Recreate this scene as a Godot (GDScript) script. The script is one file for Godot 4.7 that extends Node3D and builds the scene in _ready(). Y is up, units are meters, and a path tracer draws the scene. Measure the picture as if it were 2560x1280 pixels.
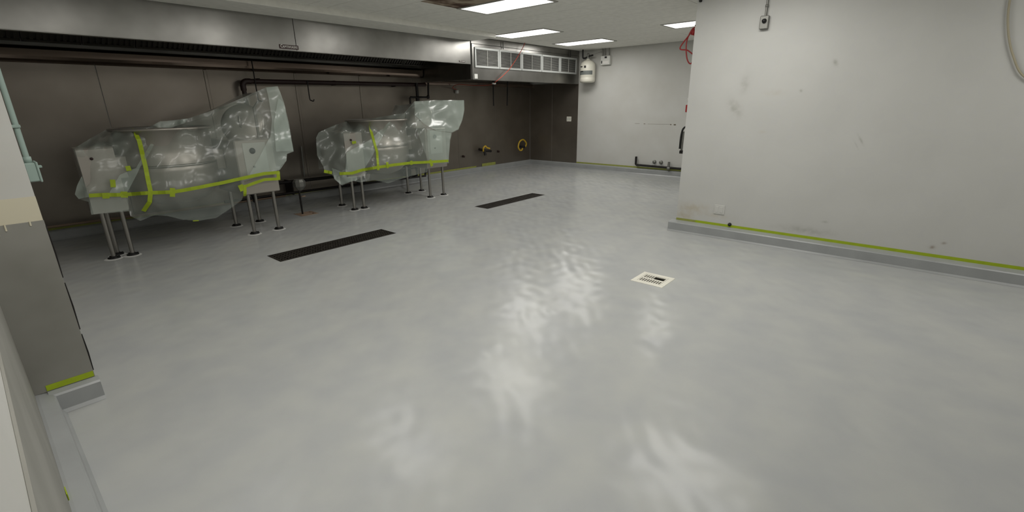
extends Node3D
# A commercial kitchen with a fresh grey floor: two wrapped kettles under a steel hood.
# World: y up, x along the end wall, -z along the hood wall. The camera stands at (0, 1.6, 0) in a doorway.

const EYE := Vector3(0, 1.6, 0)
const FOCAL := 1168.59
const CEIL := 2.82
const WALL_X := -8.35      # hood wall
const END_Z := -10.45      # end wall
const R_X := -2.3          # corner of the protruding white wall
const R_Z := -5.97
const HOOD_X := -6.8
const LIGHTS := [          # x from, x to, z from, z to of the ceiling lights, output of their tubes
	[-5.05, -3.82, -4.76, -5.35, 0.7], [-6.47, -5.24, -6.93, -7.52, 0.95], [-6.43, -5.2, -8.79, -9.38, 0.95], [-3.68, -2.45, -8.03, -8.62, 0.75],
	[-5.05, -3.82, -2.7, -3.29, 0.42], [-2.15, -0.92, -4.5, -5.09, 0.95], [-5.05, -3.82, -0.95, -1.54, 0.13], [-2.15, -0.92, -2.55, -3.14, 0.85], [0.9, 2.13, -4.5, -5.09, 0.8], [-2.15, -0.92, -0.5, -1.09, 1.35]]  # last one: unseen fill light added to brighten the near floor
const LIGHT_ENERGY := 2.4

var view: Basis
var M := {}
var taken := {}

func _ready():
	view = Basis.from_euler(Vector3(-0.3131266, 0.714812, -0.0131924))
	var cam := Camera3D.new(); cam.name = "camera"
	cam.fov = rad_to_deg(2.0 * atan(640.0 / FOCAL)); cam.near = 0.02; cam.far = 60.0
	cam.transform = Transform3D(view, EYE); add_child(cam); cam.current = true
	var env := Environment.new()
	env.background_mode = Environment.BG_COLOR; env.background_color = Color(0.02, 0.02, 0.02)
	env.tonemap_mode = Environment.TONE_MAPPER_LINEAR; env.tonemap_exposure = 1.0
	env.sdfgi_enabled = true; env.ssao_enabled = true; env.ssil_enabled = true
	var we := WorldEnvironment.new(); we.name = "environment"; we.environment = env; add_child(we)
	materials()
	build_lights()
	build_room()
	build_hoods()
	build_steel_wall()
	build_drains()
	kettle(Vector3(0, 0, 0), "stainless steam kettle wrapped in plastic, next to the left wall end", 0)
	kettle(Vector3(-0.12, 0, -3.12), "stainless steam kettle wrapped in plastic, farther along toward the end wall", 1)
	covers()
	pipes()
	wall_items()

# ---------------------------------------------------------------- helpers
func ray(u: float, v: float) -> Vector3: return view * Vector3((u - 1280.0) / FOCAL, -(v - 640.0) / FOCAL, -1.0)
func on_x(u, v, x) -> Vector3:
	var d := ray(u, v); return EYE + d * (x / d.x)
func new_st() -> SurfaceTool:
	var st := SurfaceTool.new(); st.begin(Mesh.PRIMITIVE_TRIANGLES); st.set_smooth_group(-1); return st
func numbered(called: String) -> String:
	if not taken.has(called):
		taken[called] = 0; return called
	taken[called] += 1
	return "%s_%03d" % [called, taken[called]]
func tag(o: Node, label: String, category: String, group := ""):
	o.set_meta("label", label); o.set_meta("category", category)
	if group: o.set_meta("group", group)
	return o
func thing(called: String, label: String, category: String, at := Vector3.ZERO, group := "") -> Node3D:
	var o := Node3D.new(); o.name = numbered(called); add_child(o); o.position = at
	tag(o, label, category, group); return o
# commits a shape given in world coordinates as one mesh
func obj(called: String, st: SurfaceTool, m: Material, parent: Node3D = self) -> MeshInstance3D:
	st.generate_normals()
	var o := MeshInstance3D.new(); o.mesh = st.commit(); o.mesh.surface_set_material(0, m)
	o.name = numbered(called) if parent == self else called
	parent.add_child(o, true)
	var off := Vector3.ZERO; var p: Node = parent
	while p != self and p is Node3D:
		off += (p as Node3D).position; p = p.get_parent()
	o.position = -off
	return o
func struct(called: String, st: SurfaceTool, m: Material) -> MeshInstance3D:
	var o := obj(called, st, m); o.set_meta("kind", "structure"); return o
func tri(st: SurfaceTool, a: Vector3, b: Vector3, c: Vector3):
	st.add_vertex(a); st.add_vertex(b); st.add_vertex(c)
func quad(st: SurfaceTool, a: Vector3, b: Vector3, c: Vector3, d: Vector3):
	tri(st, a, b, c); tri(st, a, c, d)
# triangle turned so that it faces away from centre c0
func tri_out(st, a: Vector3, b: Vector3, c: Vector3, c0: Vector3):
	if (b - a).cross(c - a).dot((a + b + c) / 3.0 - c0) > 0.0: tri(st, a, c, b)
	else: tri(st, a, b, c)
func quad_out(st, a, b, c, d, c0):
	tri_out(st, a, b, c, c0); tri_out(st, a, c, d, c0)
# a box between two corners, edges chamfered by bev
func box(st: SurfaceTool, p: Vector3, q: Vector3, bev := 0.0):
	var lo := Vector3(minf(p.x, q.x), minf(p.y, q.y), minf(p.z, q.z)); var hi := Vector3(maxf(p.x, q.x), maxf(p.y, q.y), maxf(p.z, q.z))
	var c := (lo + hi) / 2.0; var h := (hi - lo) / 2.0
	if bev <= 0.0:
		for ax in 3:
			for s in [-1.0, 1.0]:
				var n := Vector3.ZERO; n[ax] = s * h[ax]
				var u := Vector3.ZERO; u[(ax + 1) % 3] = h[(ax + 1) % 3]
				var v := Vector3.ZERO; v[(ax + 2) % 3] = h[(ax + 2) % 3]
				quad_out(st, c + n - u - v, c + n + u - v, c + n + u + v, c + n - u + v, c)
		return
	bev = minf(bev, minf(h.x, minf(h.y, h.z)) * 0.9)
	var V := {}
	for i in 8:
		var s := Vector3(-1.0 if i & 1 else 1.0, -1.0 if i & 2 else 1.0, -1.0 if i & 4 else 1.0)
		for ax in 3:
			var k := h - Vector3.ONE * bev; k[ax] = h[ax]
			V[[i, ax]] = c + s * k
		tri_out(st, V[[i, 0]], V[[i, 1]], V[[i, 2]], c)
	for ax in 3:
		var b1 := 1 << ((ax + 1) % 3); var b2 := 1 << ((ax + 2) % 3)
		for i in [0, 1 << ax]: quad_out(st, V[[i, ax]], V[[i | b1, ax]], V[[i | b1 | b2, ax]], V[[i | b2, ax]], c)
		for i in [0, b1, b2, b1 | b2]:
			var a1 := (ax + 1) % 3; var a2 := (ax + 2) % 3
			quad_out(st, V[[i, a1]], V[[i | (1 << ax), a1]], V[[i | (1 << ax), a2]], V[[i, a2]], c)
func boxed(p, q, bev := 0.0) -> SurfaceTool:
	var st := new_st(); box(st, p, q, bev); return st
# round tube along points, capped
func tube(st: SurfaceTool, pts: Array, r: float, seg := 10):
	var rings := []
	var up := Vector3(0.13, 0.97, 0.21).normalized()
	for i in pts.size():
		var t: Vector3
		if i == 0: t = pts[1] - pts[0]
		elif i == pts.size() - 1: t = pts[i] - pts[i - 1]
		else: t = (pts[i] - pts[i - 1]).normalized() + (pts[i + 1] - pts[i]).normalized()
		t = t.normalized()
		if absf(t.dot(up)) > 0.95: up = Vector3(0.9, 0.1, 0.3).normalized()
		var a := (up - t * up.dot(t)).normalized(); var b := t.cross(a); up = a
		var grow := 1.0
		if i > 0 and i < pts.size() - 1:
			grow = minf(1.6, 1.0 / maxf(0.4, cos((pts[i] - pts[i - 1]).angle_to(pts[i + 1] - pts[i]) / 2.0)))
		var ring := []
		for k in seg: ring.append(pts[i] + (a * cos(TAU * k / seg) + b * sin(TAU * k / seg)) * r * lerpf(1.0, grow, 0.5))
		rings.append(ring)
	st.set_smooth_group(0)
	for i in rings.size() - 1:
		for k in seg:
			var k2 := (k + 1) % seg
			quad(st, rings[i][k], rings[i][k2], rings[i + 1][k2], rings[i + 1][k])
	st.set_smooth_group(-1)
	for k in seg:
		tri(st, pts[0], rings[0][(k + 1) % seg], rings[0][k])
		tri(st, pts[-1], rings[-1][k], rings[-1][(k + 1) % seg])
func tubed(pts: Array, r: float, seg := 10) -> SurfaceTool:
	var st := new_st(); tube(st, pts, r, seg); return st
func arc_pts(pts: Array, n := 6) -> Array:       # Catmull-Rom through points
	var out := []
	for i in pts.size() - 1:
		var p0: Vector3 = pts[maxi(i - 1, 0)]; var p3: Vector3 = pts[mini(i + 2, pts.size() - 1)]
		for k in n: out.append((pts[i] as Vector3).cubic_interpolate(pts[i + 1], p0, p3, float(k) / n))
	out.append(pts[-1]); return out
# profile of (radius, height) turned round axis from origin o
func lathe(st: SurfaceTool, prof: Array, o: Vector3, axis := Vector3.UP, seg := 24, smooth := true):
	var a := axis.cross(Vector3(0.31, 0.2, 0.93)).normalized(); var b := axis.cross(a)
	st.set_smooth_group(0 if smooth else -1)
	for i in prof.size() - 1:
		for k in seg:
			var c0 := a * cos(TAU * k / seg) + b * sin(TAU * k / seg); var c1 := a * cos(TAU * (k + 1) / seg) + b * sin(TAU * (k + 1) / seg)
			var p00: Vector3 = o + axis * prof[i].y + c0 * prof[i].x; var p01: Vector3 = o + axis * prof[i].y + c1 * prof[i].x
			var p10: Vector3 = o + axis * prof[i + 1].y + c0 * prof[i + 1].x; var p11: Vector3 = o + axis * prof[i + 1].y + c1 * prof[i + 1].x
			if prof[i].x > 0.0001: tri(st, p00, p11, p01)
			if prof[i + 1].x > 0.0001: tri(st, p00, p10, p11)
	st.set_smooth_group(-1)
func lathed(prof, o, axis := Vector3.UP, seg := 24, smooth := true) -> SurfaceTool:
	var st := new_st(); lathe(st, prof, o, axis, seg, smooth); return st
# a solid whose outline (polygon in the x-y plane) runs from z0 to z1
func prism_z(st, poly: Array, z0: float, z1: float):
	var c := Vector3.ZERO
	for p in poly: c += Vector3(p.x, p.y, 0)
	c /= poly.size(); c.z = (z0 + z1) / 2.0
	for i in poly.size():
		var p: Vector2 = poly[i]; var q: Vector2 = poly[(i + 1) % poly.size()]
		quad_out(st, Vector3(p.x, p.y, z0), Vector3(q.x, q.y, z0), Vector3(q.x, q.y, z1), Vector3(p.x, p.y, z1), c)
	for i in range(1, poly.size() - 1):
		for z in [z0, z1]: tri_out(st, Vector3(poly[0].x, poly[0].y, z), Vector3(poly[i].x, poly[i].y, z), Vector3(poly[i + 1].x, poly[i + 1].y, z), c)
func prism_x(st, poly: Array, x0: float, x1: float):   # polygon of (z, y)
	var c := Vector3.ZERO
	for p in poly: c += Vector3(0, p.y, p.x)
	c /= poly.size(); c.x = (x0 + x1) / 2.0
	for i in poly.size():
		var p: Vector2 = poly[i]; var q: Vector2 = poly[(i + 1) % poly.size()]
		quad_out(st, Vector3(x0, p.y, p.x), Vector3(x0, q.y, q.x), Vector3(x1, q.y, q.x), Vector3(x1, p.y, p.x), c)
	for i in range(1, poly.size() - 1):
		for x in [x0, x1]: tri_out(st, Vector3(x, poly[0].y, poly[0].x), Vector3(x, poly[i].y, poly[i].x), Vector3(x, poly[i + 1].y, poly[i + 1].x), c)

# ---------------------------------------------------------------- materials
func noise_tex(seed_: int, size: int, freq: float, lo: Color, hi: Color, oct := 4, sharp := 1.0) -> ImageTexture:
	var n := FastNoiseLite.new(); n.seed = seed_; n.frequency = freq; n.fractal_octaves = oct; n.noise_type = FastNoiseLite.TYPE_SIMPLEX_SMOOTH
	var im := n.get_seamless_image(size, size)
	var out := Image.create(size, size, true, Image.FORMAT_RGB8)
	for y in size:
		for x in size:
			out.set_pixel(x, y, lo.lerp(hi, clampf((im.get_pixel(x, y).r - 0.5) * sharp + 0.5, 0, 1)))
	out.generate_mipmaps()
	return ImageTexture.create_from_image(out)
# a tiling normal map of many small swells: sines with whole numbers of waves across the tile
func swell_tex(seed_: int, size: int, waves: int, k0: int, k1: int, stretch := Vector2.ONE) -> ImageTexture:
	var rng := RandomNumberGenerator.new(); rng.seed = seed_
	var W := []
	for i in waves:
		var k := Vector2(roundf(rng.randf_range(-k1, k1) * stretch.x), roundf(rng.randf_range(-k1, k1) * stretch.y))
		if k.length() < k0: k.x += k0
		W.append([k.x, k.y, rng.randf() * TAU, k.normalized().x, k.normalized().y])
	var im := Image.create(size, size, true, Image.FORMAT_RGB8)
	var g := 0.55 / sqrt(waves)
	for y in size:
		for x in size:
			var sx := 0.0; var sy := 0.0
			for w in W:
				var c := cos(TAU * (w[0] * x + w[1] * y) / size + w[2])
				sx += c * w[3]; sy += c * w[4]
			var n := Vector3(-sx * g, -sy * g, 1.0).normalized()
			im.set_pixel(x, y, Color(n.x * 0.5 + 0.5, n.y * 0.5 + 0.5, n.z * 0.5 + 0.5))
	im.generate_mipmaps()
	return ImageTexture.create_from_image(im)
func mat(c: Color, rough := 0.6, metal := 0.0) -> StandardMaterial3D:
	var m := StandardMaterial3D.new(); m.albedo_color = c; m.roughness = rough; m.metallic = metal; return m
func tri_map(m: StandardMaterial3D, scale: float) -> StandardMaterial3D:
	m.uv1_triplanar = true; m.uv1_world_triplanar = true; m.uv1_scale = Vector3.ONE * scale; return m

func materials():
	var mottled := noise_tex(3, 256, 0.012, Color(0.93, 0.93, 0.93), Color(1, 1, 1))
	M.floor = tri_map(mat(Color(0.675, 0.68, 0.675), 0.24), 0.45); M.floor.metallic_specular = 0.3
	M.floor.albedo_texture = noise_tex(7, 512, 0.008, Color(0.94, 0.945, 0.955), Color(1, 1, 0.99))
	M.floor.roughness_texture = noise_tex(17, 512, 0.01, Color(0.89, 0.89, 0.89), Color(0.98, 0.98, 0.98)); 
	M.floor.normal_enabled = true; M.floor.normal_texture = swell_tex(21, 256, 26, 3, 16); M.floor.normal_scale = 0.05
	M.curb = tri_map(mat(Color(0.60, 0.61, 0.61), 0.35), 0.8); M.curb.albedo_texture = mottled
	M.white = tri_map(mat(Color(0.765, 0.765, 0.75), 0.62), 0.35); M.white.albedo_texture = noise_tex(9, 512, 0.006, Color(0.955, 0.95, 0.94), Color(1, 1, 1))
	M.ceil = tri_map(mat(Color(0.945, 0.94, 0.91), 0.9), 0.6); M.ceil.albedo_texture = noise_tex(11, 256, 0.05, Color(0.95, 0.95, 0.95), Color(1, 1, 1))
	M.stain = tri_map(mat(Color(0.9, 0.9, 0.9), 0.95), 0.7); M.stain.albedo_texture = noise_tex(12, 256, 0.012, Color(0.30, 0.20, 0.15), Color(0.72, 0.66, 0.58), 5, 2.4)
	M.tbar = mat(Color(0.66, 0.655, 0.63), 0.6)
	M.steel = tri_map(mat(Color(0.62, 0.615, 0.60), 0.35, 1.0), 0.5)
	M.steel.albedo_texture = noise_tex(31, 256, 0.012, Color(0.86, 0.86, 0.86), Color(1, 1, 1))
	M.steel.roughness_texture = noise_tex(33, 256, 0.01, Color(0.87, 0.87, 0.87), Color(0.98, 0.98, 0.98))
	M.steel.normal_enabled = true; M.steel.normal_texture = swell_tex(35, 128, 10, 1, 4); M.steel.normal_scale = 0.02
	M.steel_wall = tri_map(mat(Color(0.515, 0.49, 0.455), 0.40, 0.75), 0.35)
	M.steel_wall.albedo_texture = noise_tex(41, 256, 0.012, Color(0.9, 0.89, 0.88), Color(1, 1, 1))
	M.steel_wall.roughness_texture = noise_tex(43, 256, 0.01, Color(0.8, 0.8, 0.8), Color(0.96, 0.96, 0.96))
	M.baffle = mat(Color(0.38, 0.37, 0.35), 0.4, 0.85)
	M.ledge = mat(Color(0.56, 0.50, 0.46), 0.24, 1.0)
	M.kettle = mat(Color(0.66, 0.64, 0.61), 0.38, 0.7)
	M.leg = mat(Color(0.62, 0.61, 0.59), 0.35, 1.0)
	M.alu = mat(Color(0.70, 0.71, 0.70), 0.5, 0.3)
	M.blade = mat(Color(0.62, 0.62, 0.60), 0.5, 0.3)
	M.black = mat(Color(0.05, 0.048, 0.045), 0.55)
	M.iron = mat(Color(0.09, 0.075, 0.07), 0.5, 0.3)
	M.red_iron = mat(Color(0.16, 0.085, 0.075), 0.55)
	M.galv = mat(Color(0.50, 0.50, 0.48), 0.45, 0.6)
	M.grate = tri_map(mat(Color(0.20, 0.185, 0.16), 0.6, 0.4), 2.0); M.grate.albedo_texture = noise_tex(51, 128, 0.03, Color(0.6, 0.55, 0.5), Color(1, 1, 1))
	M.pit = mat(Color(0.58, 0.57, 0.55), 0.85)
	M.sheet = tri_map(mat(Color(0.60, 0.595, 0.57), 0.5, 0.35), 0.5); M.sheet.albedo_texture = noise_tex(61, 256, 0.012, Color(0.88, 0.88, 0.87), Color(1, 1, 1))
	M.cream = tri_map(mat(Color(0.87, 0.86, 0.81), 0.5), 1.0); M.cream.albedo_texture = mottled
	M.tape = tri_map(mat(Color(0.62, 0.70, 0.10), 0.6), 3.0); M.tape.albedo_texture = mottled
	M.tape_dull = tri_map(mat(Color(0.58, 0.60, 0.30), 0.7), 3.0); M.tape_dull.albedo_texture = mottled
	M.band = mat(Color(0.78, 0.755, 0.67), 0.55)
	M.whiteplastic = mat(Color(0.82, 0.82, 0.80), 0.45)
	M.tank = mat(Color(0.84, 0.83, 0.78), 0.35)
	M.grey_label = mat(Color(0.40, 0.42, 0.41), 0.6)
	M.dark_label = mat(Color(0.10, 0.10, 0.10), 0.6)
	M.box_green = mat(Color(0.56, 0.63, 0.60), 0.5)
	M.grout = mat(Color(0.80, 0.80, 0.79), 0.5)
	M.red = mat(Color(0.62, 0.13, 0.13), 0.45)
	M.orange = mat(Color(0.66, 0.25, 0.17), 0.5)
	M.yellow = mat(Color(0.80, 0.66, 0.20), 0.5)
	M.tan = mat(Color(0.55, 0.47, 0.40), 0.6)
	M.plate_red = mat(Color(0.20, 0.07, 0.07), 0.4)
	M.lettering = mat(Color(0.88, 0.87, 0.85), 0.5)
	M.beige_cable = mat(Color(0.62, 0.59, 0.50), 0.5)
	M.grime = tri_map(mat(Color(0.42, 0.38, 0.33), 0.9), 3.0)
	M.dial = mat(Color(0.12, 0.14, 0.16), 0.4)
	M.dull_plate = mat(Color(0.70, 0.71, 0.68), 0.6)
	M.glow = mat(Color(1, 1, 1), 0.5); M.glow.emission_enabled = true; M.glow.emission = Color(1.0, 0.99, 0.96); M.glow.emission_energy_multiplier = 2.2
	M.film = mat(Color(0.80, 0.85, 0.81, 0.155), 0.22); film(M.film)
	M.film_thick = mat(Color(0.80, 0.86, 0.82, 0.30), 0.24); film(M.film_thick)
func film(m: StandardMaterial3D):
	m.transparency = BaseMaterial3D.TRANSPARENCY_ALPHA; m.cull_mode = BaseMaterial3D.CULL_DISABLED

# ---------------------------------------------------------------- lights
func build_lights():
	var names := ["ceiling troffer light beside the water stained tile", "ceiling troffer light next to the end of the long hood", "ceiling troffer light above the white suppression tank", "ceiling troffer light partly hidden behind the white wall corner",
		"ceiling troffer light between the stained tile and the left wall end", "ceiling troffer light in front of the protruding white wall", "ceiling troffer light nearest the left wall end", "ceiling troffer light in front of the doorway", "ceiling troffer light over the looped beige cable side of the room", "unseen fill light added just inside the doorway"]
	for i in LIGHTS.size():
		var L: Array = LIGHTS[i]
		var c := Vector3((L[0] + L[1]) / 2.0, CEIL, (L[2] + L[3]) / 2.0)
		var t := thing("ceiling_light", names[i], "light", c, "fluorescent ceiling troffers")
		var st := new_st(); var f := 0.035
		box(st, Vector3(L[0], CEIL - 0.008, L[2]), Vector3(L[1], CEIL + 0.03, L[2] - f), 0.003)
		box(st, Vector3(L[0], CEIL - 0.008, L[3] + f), Vector3(L[1], CEIL + 0.03, L[3]), 0.003)
		box(st, Vector3(L[0], CEIL - 0.008, L[2] - f), Vector3(L[0] + f, CEIL + 0.03, L[3] + f), 0.003)
		box(st, Vector3(L[1] - f, CEIL - 0.008, L[2] - f), Vector3(L[1], CEIL + 0.03, L[3] + f), 0.003)
		obj("frame", st, M.tbar, t)
		obj("diffuser", boxed(Vector3(L[0] + f, CEIL - 0.003, L[2] - f), Vector3(L[1] - f, CEIL + 0.01, L[3] + f)), M.glow, t)
		var a := AreaLight3D.new(); a.name = "area_light"; a.area_size = Vector2(absf(L[1] - L[0]) - 2 * f, absf(L[3] - L[2]) - 2 * f)
		a.rotation = Vector3(-PI / 2, 0, 0); a.light_energy = LIGHT_ENERGY * L[4]; a.light_color = Color(1.0, 0.99, 0.97)
		a.shadow_enabled = true; a.area_range = 16.0
		t.add_child(a); a.position = Vector3(0, -0.012, 0)

# ---------------------------------------------------------------- room
func build_room():
	# floor slab with pits for the drains
	var holes := [[-5.42, -5.08, -3.52, -2.0], [-5.46, -5.16, -6.9, -5.36], [-1.86, -1.57, -4.155, -3.875], [-7.33, -7.08, -3.48, -3.22]]
	var xs := [-8.6, 3.2]; var zs := [-10.7, 2.4]
	for h in holes:
		xs.append_array([h[0], h[1]]); zs.append_array([h[2], h[3]])
	xs.sort(); zs.sort()
	var st := new_st()
	for i in xs.size() - 1:
		for k in zs.size() - 1:
			var cx: float = (xs[i] + xs[i + 1]) / 2.0; var cz: float = (zs[k] + zs[k + 1]) / 2.0
			var inside := false
			for h in holes: inside = inside or (cx > h[0] and cx < h[1] and cz > h[2] and cz < h[3])
			if not inside: quad(st, Vector3(xs[i], 0, zs[k]), Vector3(xs[i + 1], 0, zs[k]), Vector3(xs[i + 1], 0, zs[k + 1]), Vector3(xs[i], 0, zs[k + 1]))
	for h in holes:
		for e in [[h[0], h[2], h[1], h[2]], [h[1], h[2], h[1], h[3]], [h[1], h[3], h[0], h[3]], [h[0], h[3], h[0], h[2]]]:
			quad(st, Vector3(e[0], 0, e[1]), Vector3(e[2], 0, e[3]), Vector3(e[2], -0.5, e[3]), Vector3(e[0], -0.5, e[1]))
	box(st, Vector3(-8.6, -0.5, -10.7), Vector3(3.2, -0.6, 2.4))
	struct("floor", st, M.floor)
	# walls
	struct("wall_hood_side", boxed(Vector3(WALL_X - 0.2, -0.1, 0.2), Vector3(WALL_X, CEIL + 0.3, END_Z - 0.2)), M.white)
	var we := struct("wall_end", boxed(Vector3(WALL_X - 0.2, -0.1, END_Z - 0.2), Vector3(R_X + 0.2, CEIL + 0.3, END_Z)), M.white)
	var sr := new_st(); sr.set_uv(Vector2(0.99, 0.01)); box(sr, Vector3(R_X, -0.1, END_Z), Vector3(3.2, CEIL + 0.3, R_Z - 0.004))
	var cs := [Vector3(R_X, 0, R_Z), Vector3(R_X, CEIL + 0.06, R_Z), Vector3(3.0, CEIL + 0.06, R_Z), Vector3(3.0, 0, R_Z)]
	for i in [0, 1, 2, 0, 2, 3]:
		sr.set_uv(Vector2((cs[i].x - R_X) / 5.3, 1.0 - cs[i].y / 2.88)); sr.add_vertex(cs[i])
	sr.set_uv(Vector2(0.001, 0.5)); quad(sr, Vector3(R_X, 0, R_Z), Vector3(R_X, CEIL + 0.06, R_Z), Vector3(R_X, CEIL + 0.06, R_Z - 0.01), Vector3(R_X, 0, R_Z - 0.01))
	struct("wall_right", sr, right_wall_paint())
	struct("wall_far_right", boxed(Vector3(3.0, -0.1, R_Z), Vector3(3.2, CEIL + 0.3, 2.4)), M.white)
	# the wall end beside the doorway: painted above, steel sheet below
	var wl := struct("wall_left", boxed(Vector3(WALL_X, -0.1, -0.2), Vector3(-3.4, CEIL + 0.3, 0.2)), M.white)
	var wd := struct("wall_doorway", boxed(Vector3(-3.4, -0.1, 0.056), Vector3(-0.42, CEIL + 0.3, 0.2)), M.white)
	struct("wall_doorway_far", boxed(Vector3(0.75, -0.1, 0.056), Vector3(3.0, CEIL + 0.3, 0.2)), M.white)
	struct("wall_doorway_top", boxed(Vector3(-0.42, 2.2, 0.056), Vector3(0.75, CEIL + 0.3, 0.2)), M.white)
	struct("wall_passage_left", boxed(Vector3(-1.4, -0.1, 0.2), Vector3(-1.2, CEIL + 0.3, 2.4)), M.white)
	struct("wall_passage_back", boxed(Vector3(-1.4, -0.1, 2.2), Vector3(3.2, CEIL + 0.3, 2.4)), M.white)
	# protective steel sheets
	st = new_st(); box(st, Vector3(-3.4, 0.13, -0.203), Vector3(-3.394, 1.06, 0.056), 0.001)
	obj("steel_sheet", st, M.sheet, wl)
	obj("paint_band", boxed(Vector3(-3.4005, 1.06, -0.201), Vector3(-3.3985, 1.185, 0.056)), M.band, wl)
	for q in [[0.17, 0.40], [0.43, 0.71], [0.74, 1.03]]: obj("gap_shade_strip", tubed([Vector3(-3.398, q[0], -0.203), Vector3(-3.397, (q[0] + q[1]) / 2, -0.206), Vector3(-3.398, q[1], -0.203)], 0.004, 6), M.iron, wl)  # dark strips standing in for the shade in the gap along the sheet edge
	for q in [[-0.06, 0.03], [-0.03, 0.05], [-0.15, 0.02]]: obj("paint_drip", tubed([Vector3(-3.394, 1.062, q[0]), Vector3(-3.393, 1.06 - q[1], q[0])], 0.004, 6), M.band, wl)
	obj("steel_sheet", boxed(Vector3(-3.394, 0.13, 0.050), Vector3(-0.42, 1.06, 0.056), 0.001), M.sheet, wd)
	# curbs: a coved base with a flat front and a sloping top
	curb_z("baseboard_hood_side", WALL_X, 1.0, -0.25, END_Z, 0.05)
	curb_x("baseboard_end", END_Z, 1.0, WALL_X, R_X - 0.1, 0.05)
	curb_x("baseboard_right", R_Z, 1.0, R_X - 0.06, 3.0, 0.11)
	curb_z("baseboard_right_side", R_X, -1.0, R_Z, END_Z, 0.06)
	curb_x("baseboard_doorway", 0.05, -1.0, -3.4, -0.42, 0.075)
	curb_z("baseboard_left", -3.4, 1.0, 0.0, -0.215, 0.05)
	# tape along the curbs
	var tapes := [["bright yellow-green masking tape along the base of the protruding white wall", Vector3(R_X + 0.25, 0.128, R_Z + 0.002), Vector3(3.0, 0.16, R_Z + 0.004), M.tape],
		["dull paint-smeared masking tape end at the white wall corner", Vector3(R_X, 0.128, R_Z + 0.002), Vector3(R_X + 0.25, 0.158, R_Z + 0.004), M.tape_dull],
		["yellow-green masking tape along the base of the far end wall", Vector3(-6.8, 0.13, END_Z + 0.002), Vector3(R_X, 0.165, END_Z + 0.004), M.tape_dull],
		["faded masking tape along the base of the steel hood wall", Vector3(WALL_X + 0.012, 0.13, -0.3), Vector3(WALL_X + 0.014, 0.165, -8.3), M.tape_dull],
		["torn piece of masking tape low on the steel wall before the corner", Vector3(WALL_X + 0.012, 0.13, -8.5), Vector3(WALL_X + 0.015, 0.2, -9.0), M.tape_dull],
		["yellow-green masking tape across the steel sheet of the wall end", Vector3(-3.393, 0.135, -0.2), Vector3(-3.391, 0.168, 0.0), M.tape],
		["masking tape scrap on the curb below the doorway wall", Vector3(-2.36, 0.13, 0.046), Vector3(-2.3, 0.16, 0.049), M.tape]]
	for t in tapes: tag(obj("masking_tape", boxed(t[1], t[2]), t[3]), t[0], "tape", "strips of floor-edge masking tape")
	# ceiling: slab, hangers' grid and tiles
	var slab := struct("ceiling", boxed(Vector3(-8.6, CEIL + 0.06, -10.7), Vector3(3.2, CEIL + 0.3, 2.4)), M.ceil)
	ceiling_tiles(slab)
	# bulkhead strip along the top of the long hood
	struct("trim_1", boxed(Vector3(HOOD_X, 2.745, -0.2), Vector3(-6.2, CEIL + 0.02, -6.78), 0.003), M.ceil)

# white paint with the smudges, scuffs and the splash stain that the photograph shows on this wall
func right_wall_paint() -> StandardMaterial3D:
	var w := 1280; var h := 700; var im := Image.create(w, h, true, Image.FORMAT_RGB8)
	var n := FastNoiseLite.new(); n.seed = 5; n.frequency = 0.006; n.fractal_octaves = 4
	var g := FastNoiseLite.new(); g.seed = 6; g.frequency = 0.05; g.fractal_octaves = 3
	var marks := []      # centre x, y in metres, half width, half height, slant, strength, colour
	for m in [[1936, 232, 0.10, 0.035, 0.2, 0.16, 1], [1862, 210, 0.05, 0.10, 0.1, 0.26, 0], [1838, 270, 0.07, 0.11, -0.5, 0.32, 0], [1836, 276, 0.03, 0.04, -0.5, 0.35, 0], [2089, 157, 0.02, 0.035, -0.3, 0.5, 0], [2002, 227, 0.016, 0.016, 0.0, 0.5, 0], [2152, 350, 0.012, 0.05, -0.6, 0.4, 0], [2140, 362, 0.01, 0.04, -0.6, 0.3, 0], [2010, 575, 0.28, 0.045, 0.1, 0.3, 0], [2062, 555, 0.03, 0.012, 0.0, 0.4, 0], [2330, 618, 0.025, 0.018, 0.2, 0.6, 2], [2360, 608, 0.022, 0.014, 0.2, 0.5, 2], [1905, 330, 0.04, 0.02, 0.3, 0.2, 1], [1720, 150, 0.05, 0.03, 0.2, 0.12, 1], [1730, 520, 0.22, 0.07, 0.2, 0.42, 1], [1712, 538, 0.12, 0.05, 0.1, 0.5, 1], [1790, 540, 0.18, 0.03, 0.1, 0.22, 1], [2300, 636, 0.2, 0.02, 0.1, 0.25, 0]]:
		var d := ray(m[0], m[1]); var p := EYE + d * (R_Z / d.z)
		marks.append([p.x, p.y] + m.slice(2))
	var inks := [Color(0.42, 0.41, 0.37), Color(0.62, 0.55, 0.42), Color(0.40, 0.33, 0.27)]
	for y in h:
		for x in w:
			var px := R_X + 5.3 * (x + 0.5) / w; var py := 2.88 * (1.0 - (y + 0.5) / h)
			var c := Color(0.75, 0.75, 0.735) * (0.985 + 0.02 * n.get_noise_2d(x, y))
			for m in marks:
				var dx: float = (px - m[0] - m[4] * (py - m[1])) / m[2]; var dy: float = (py - m[1]) / m[3]
				var r := dx * dx + dy * dy
				if r < 4.0:
					var grain := clampf(0.7 + 0.75 * g.get_noise_2d(x, y), 0, 1)
					c = c.lerp(inks[m[6]], m[5] * 0.8 * exp(-r * 1.3) * grain)
			im.set_pixel(x, y, c)
	im.generate_mipmaps()
	var m := mat(Color.WHITE, 0.6); m.albedo_texture = ImageTexture.create_from_image(im); return m

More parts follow.
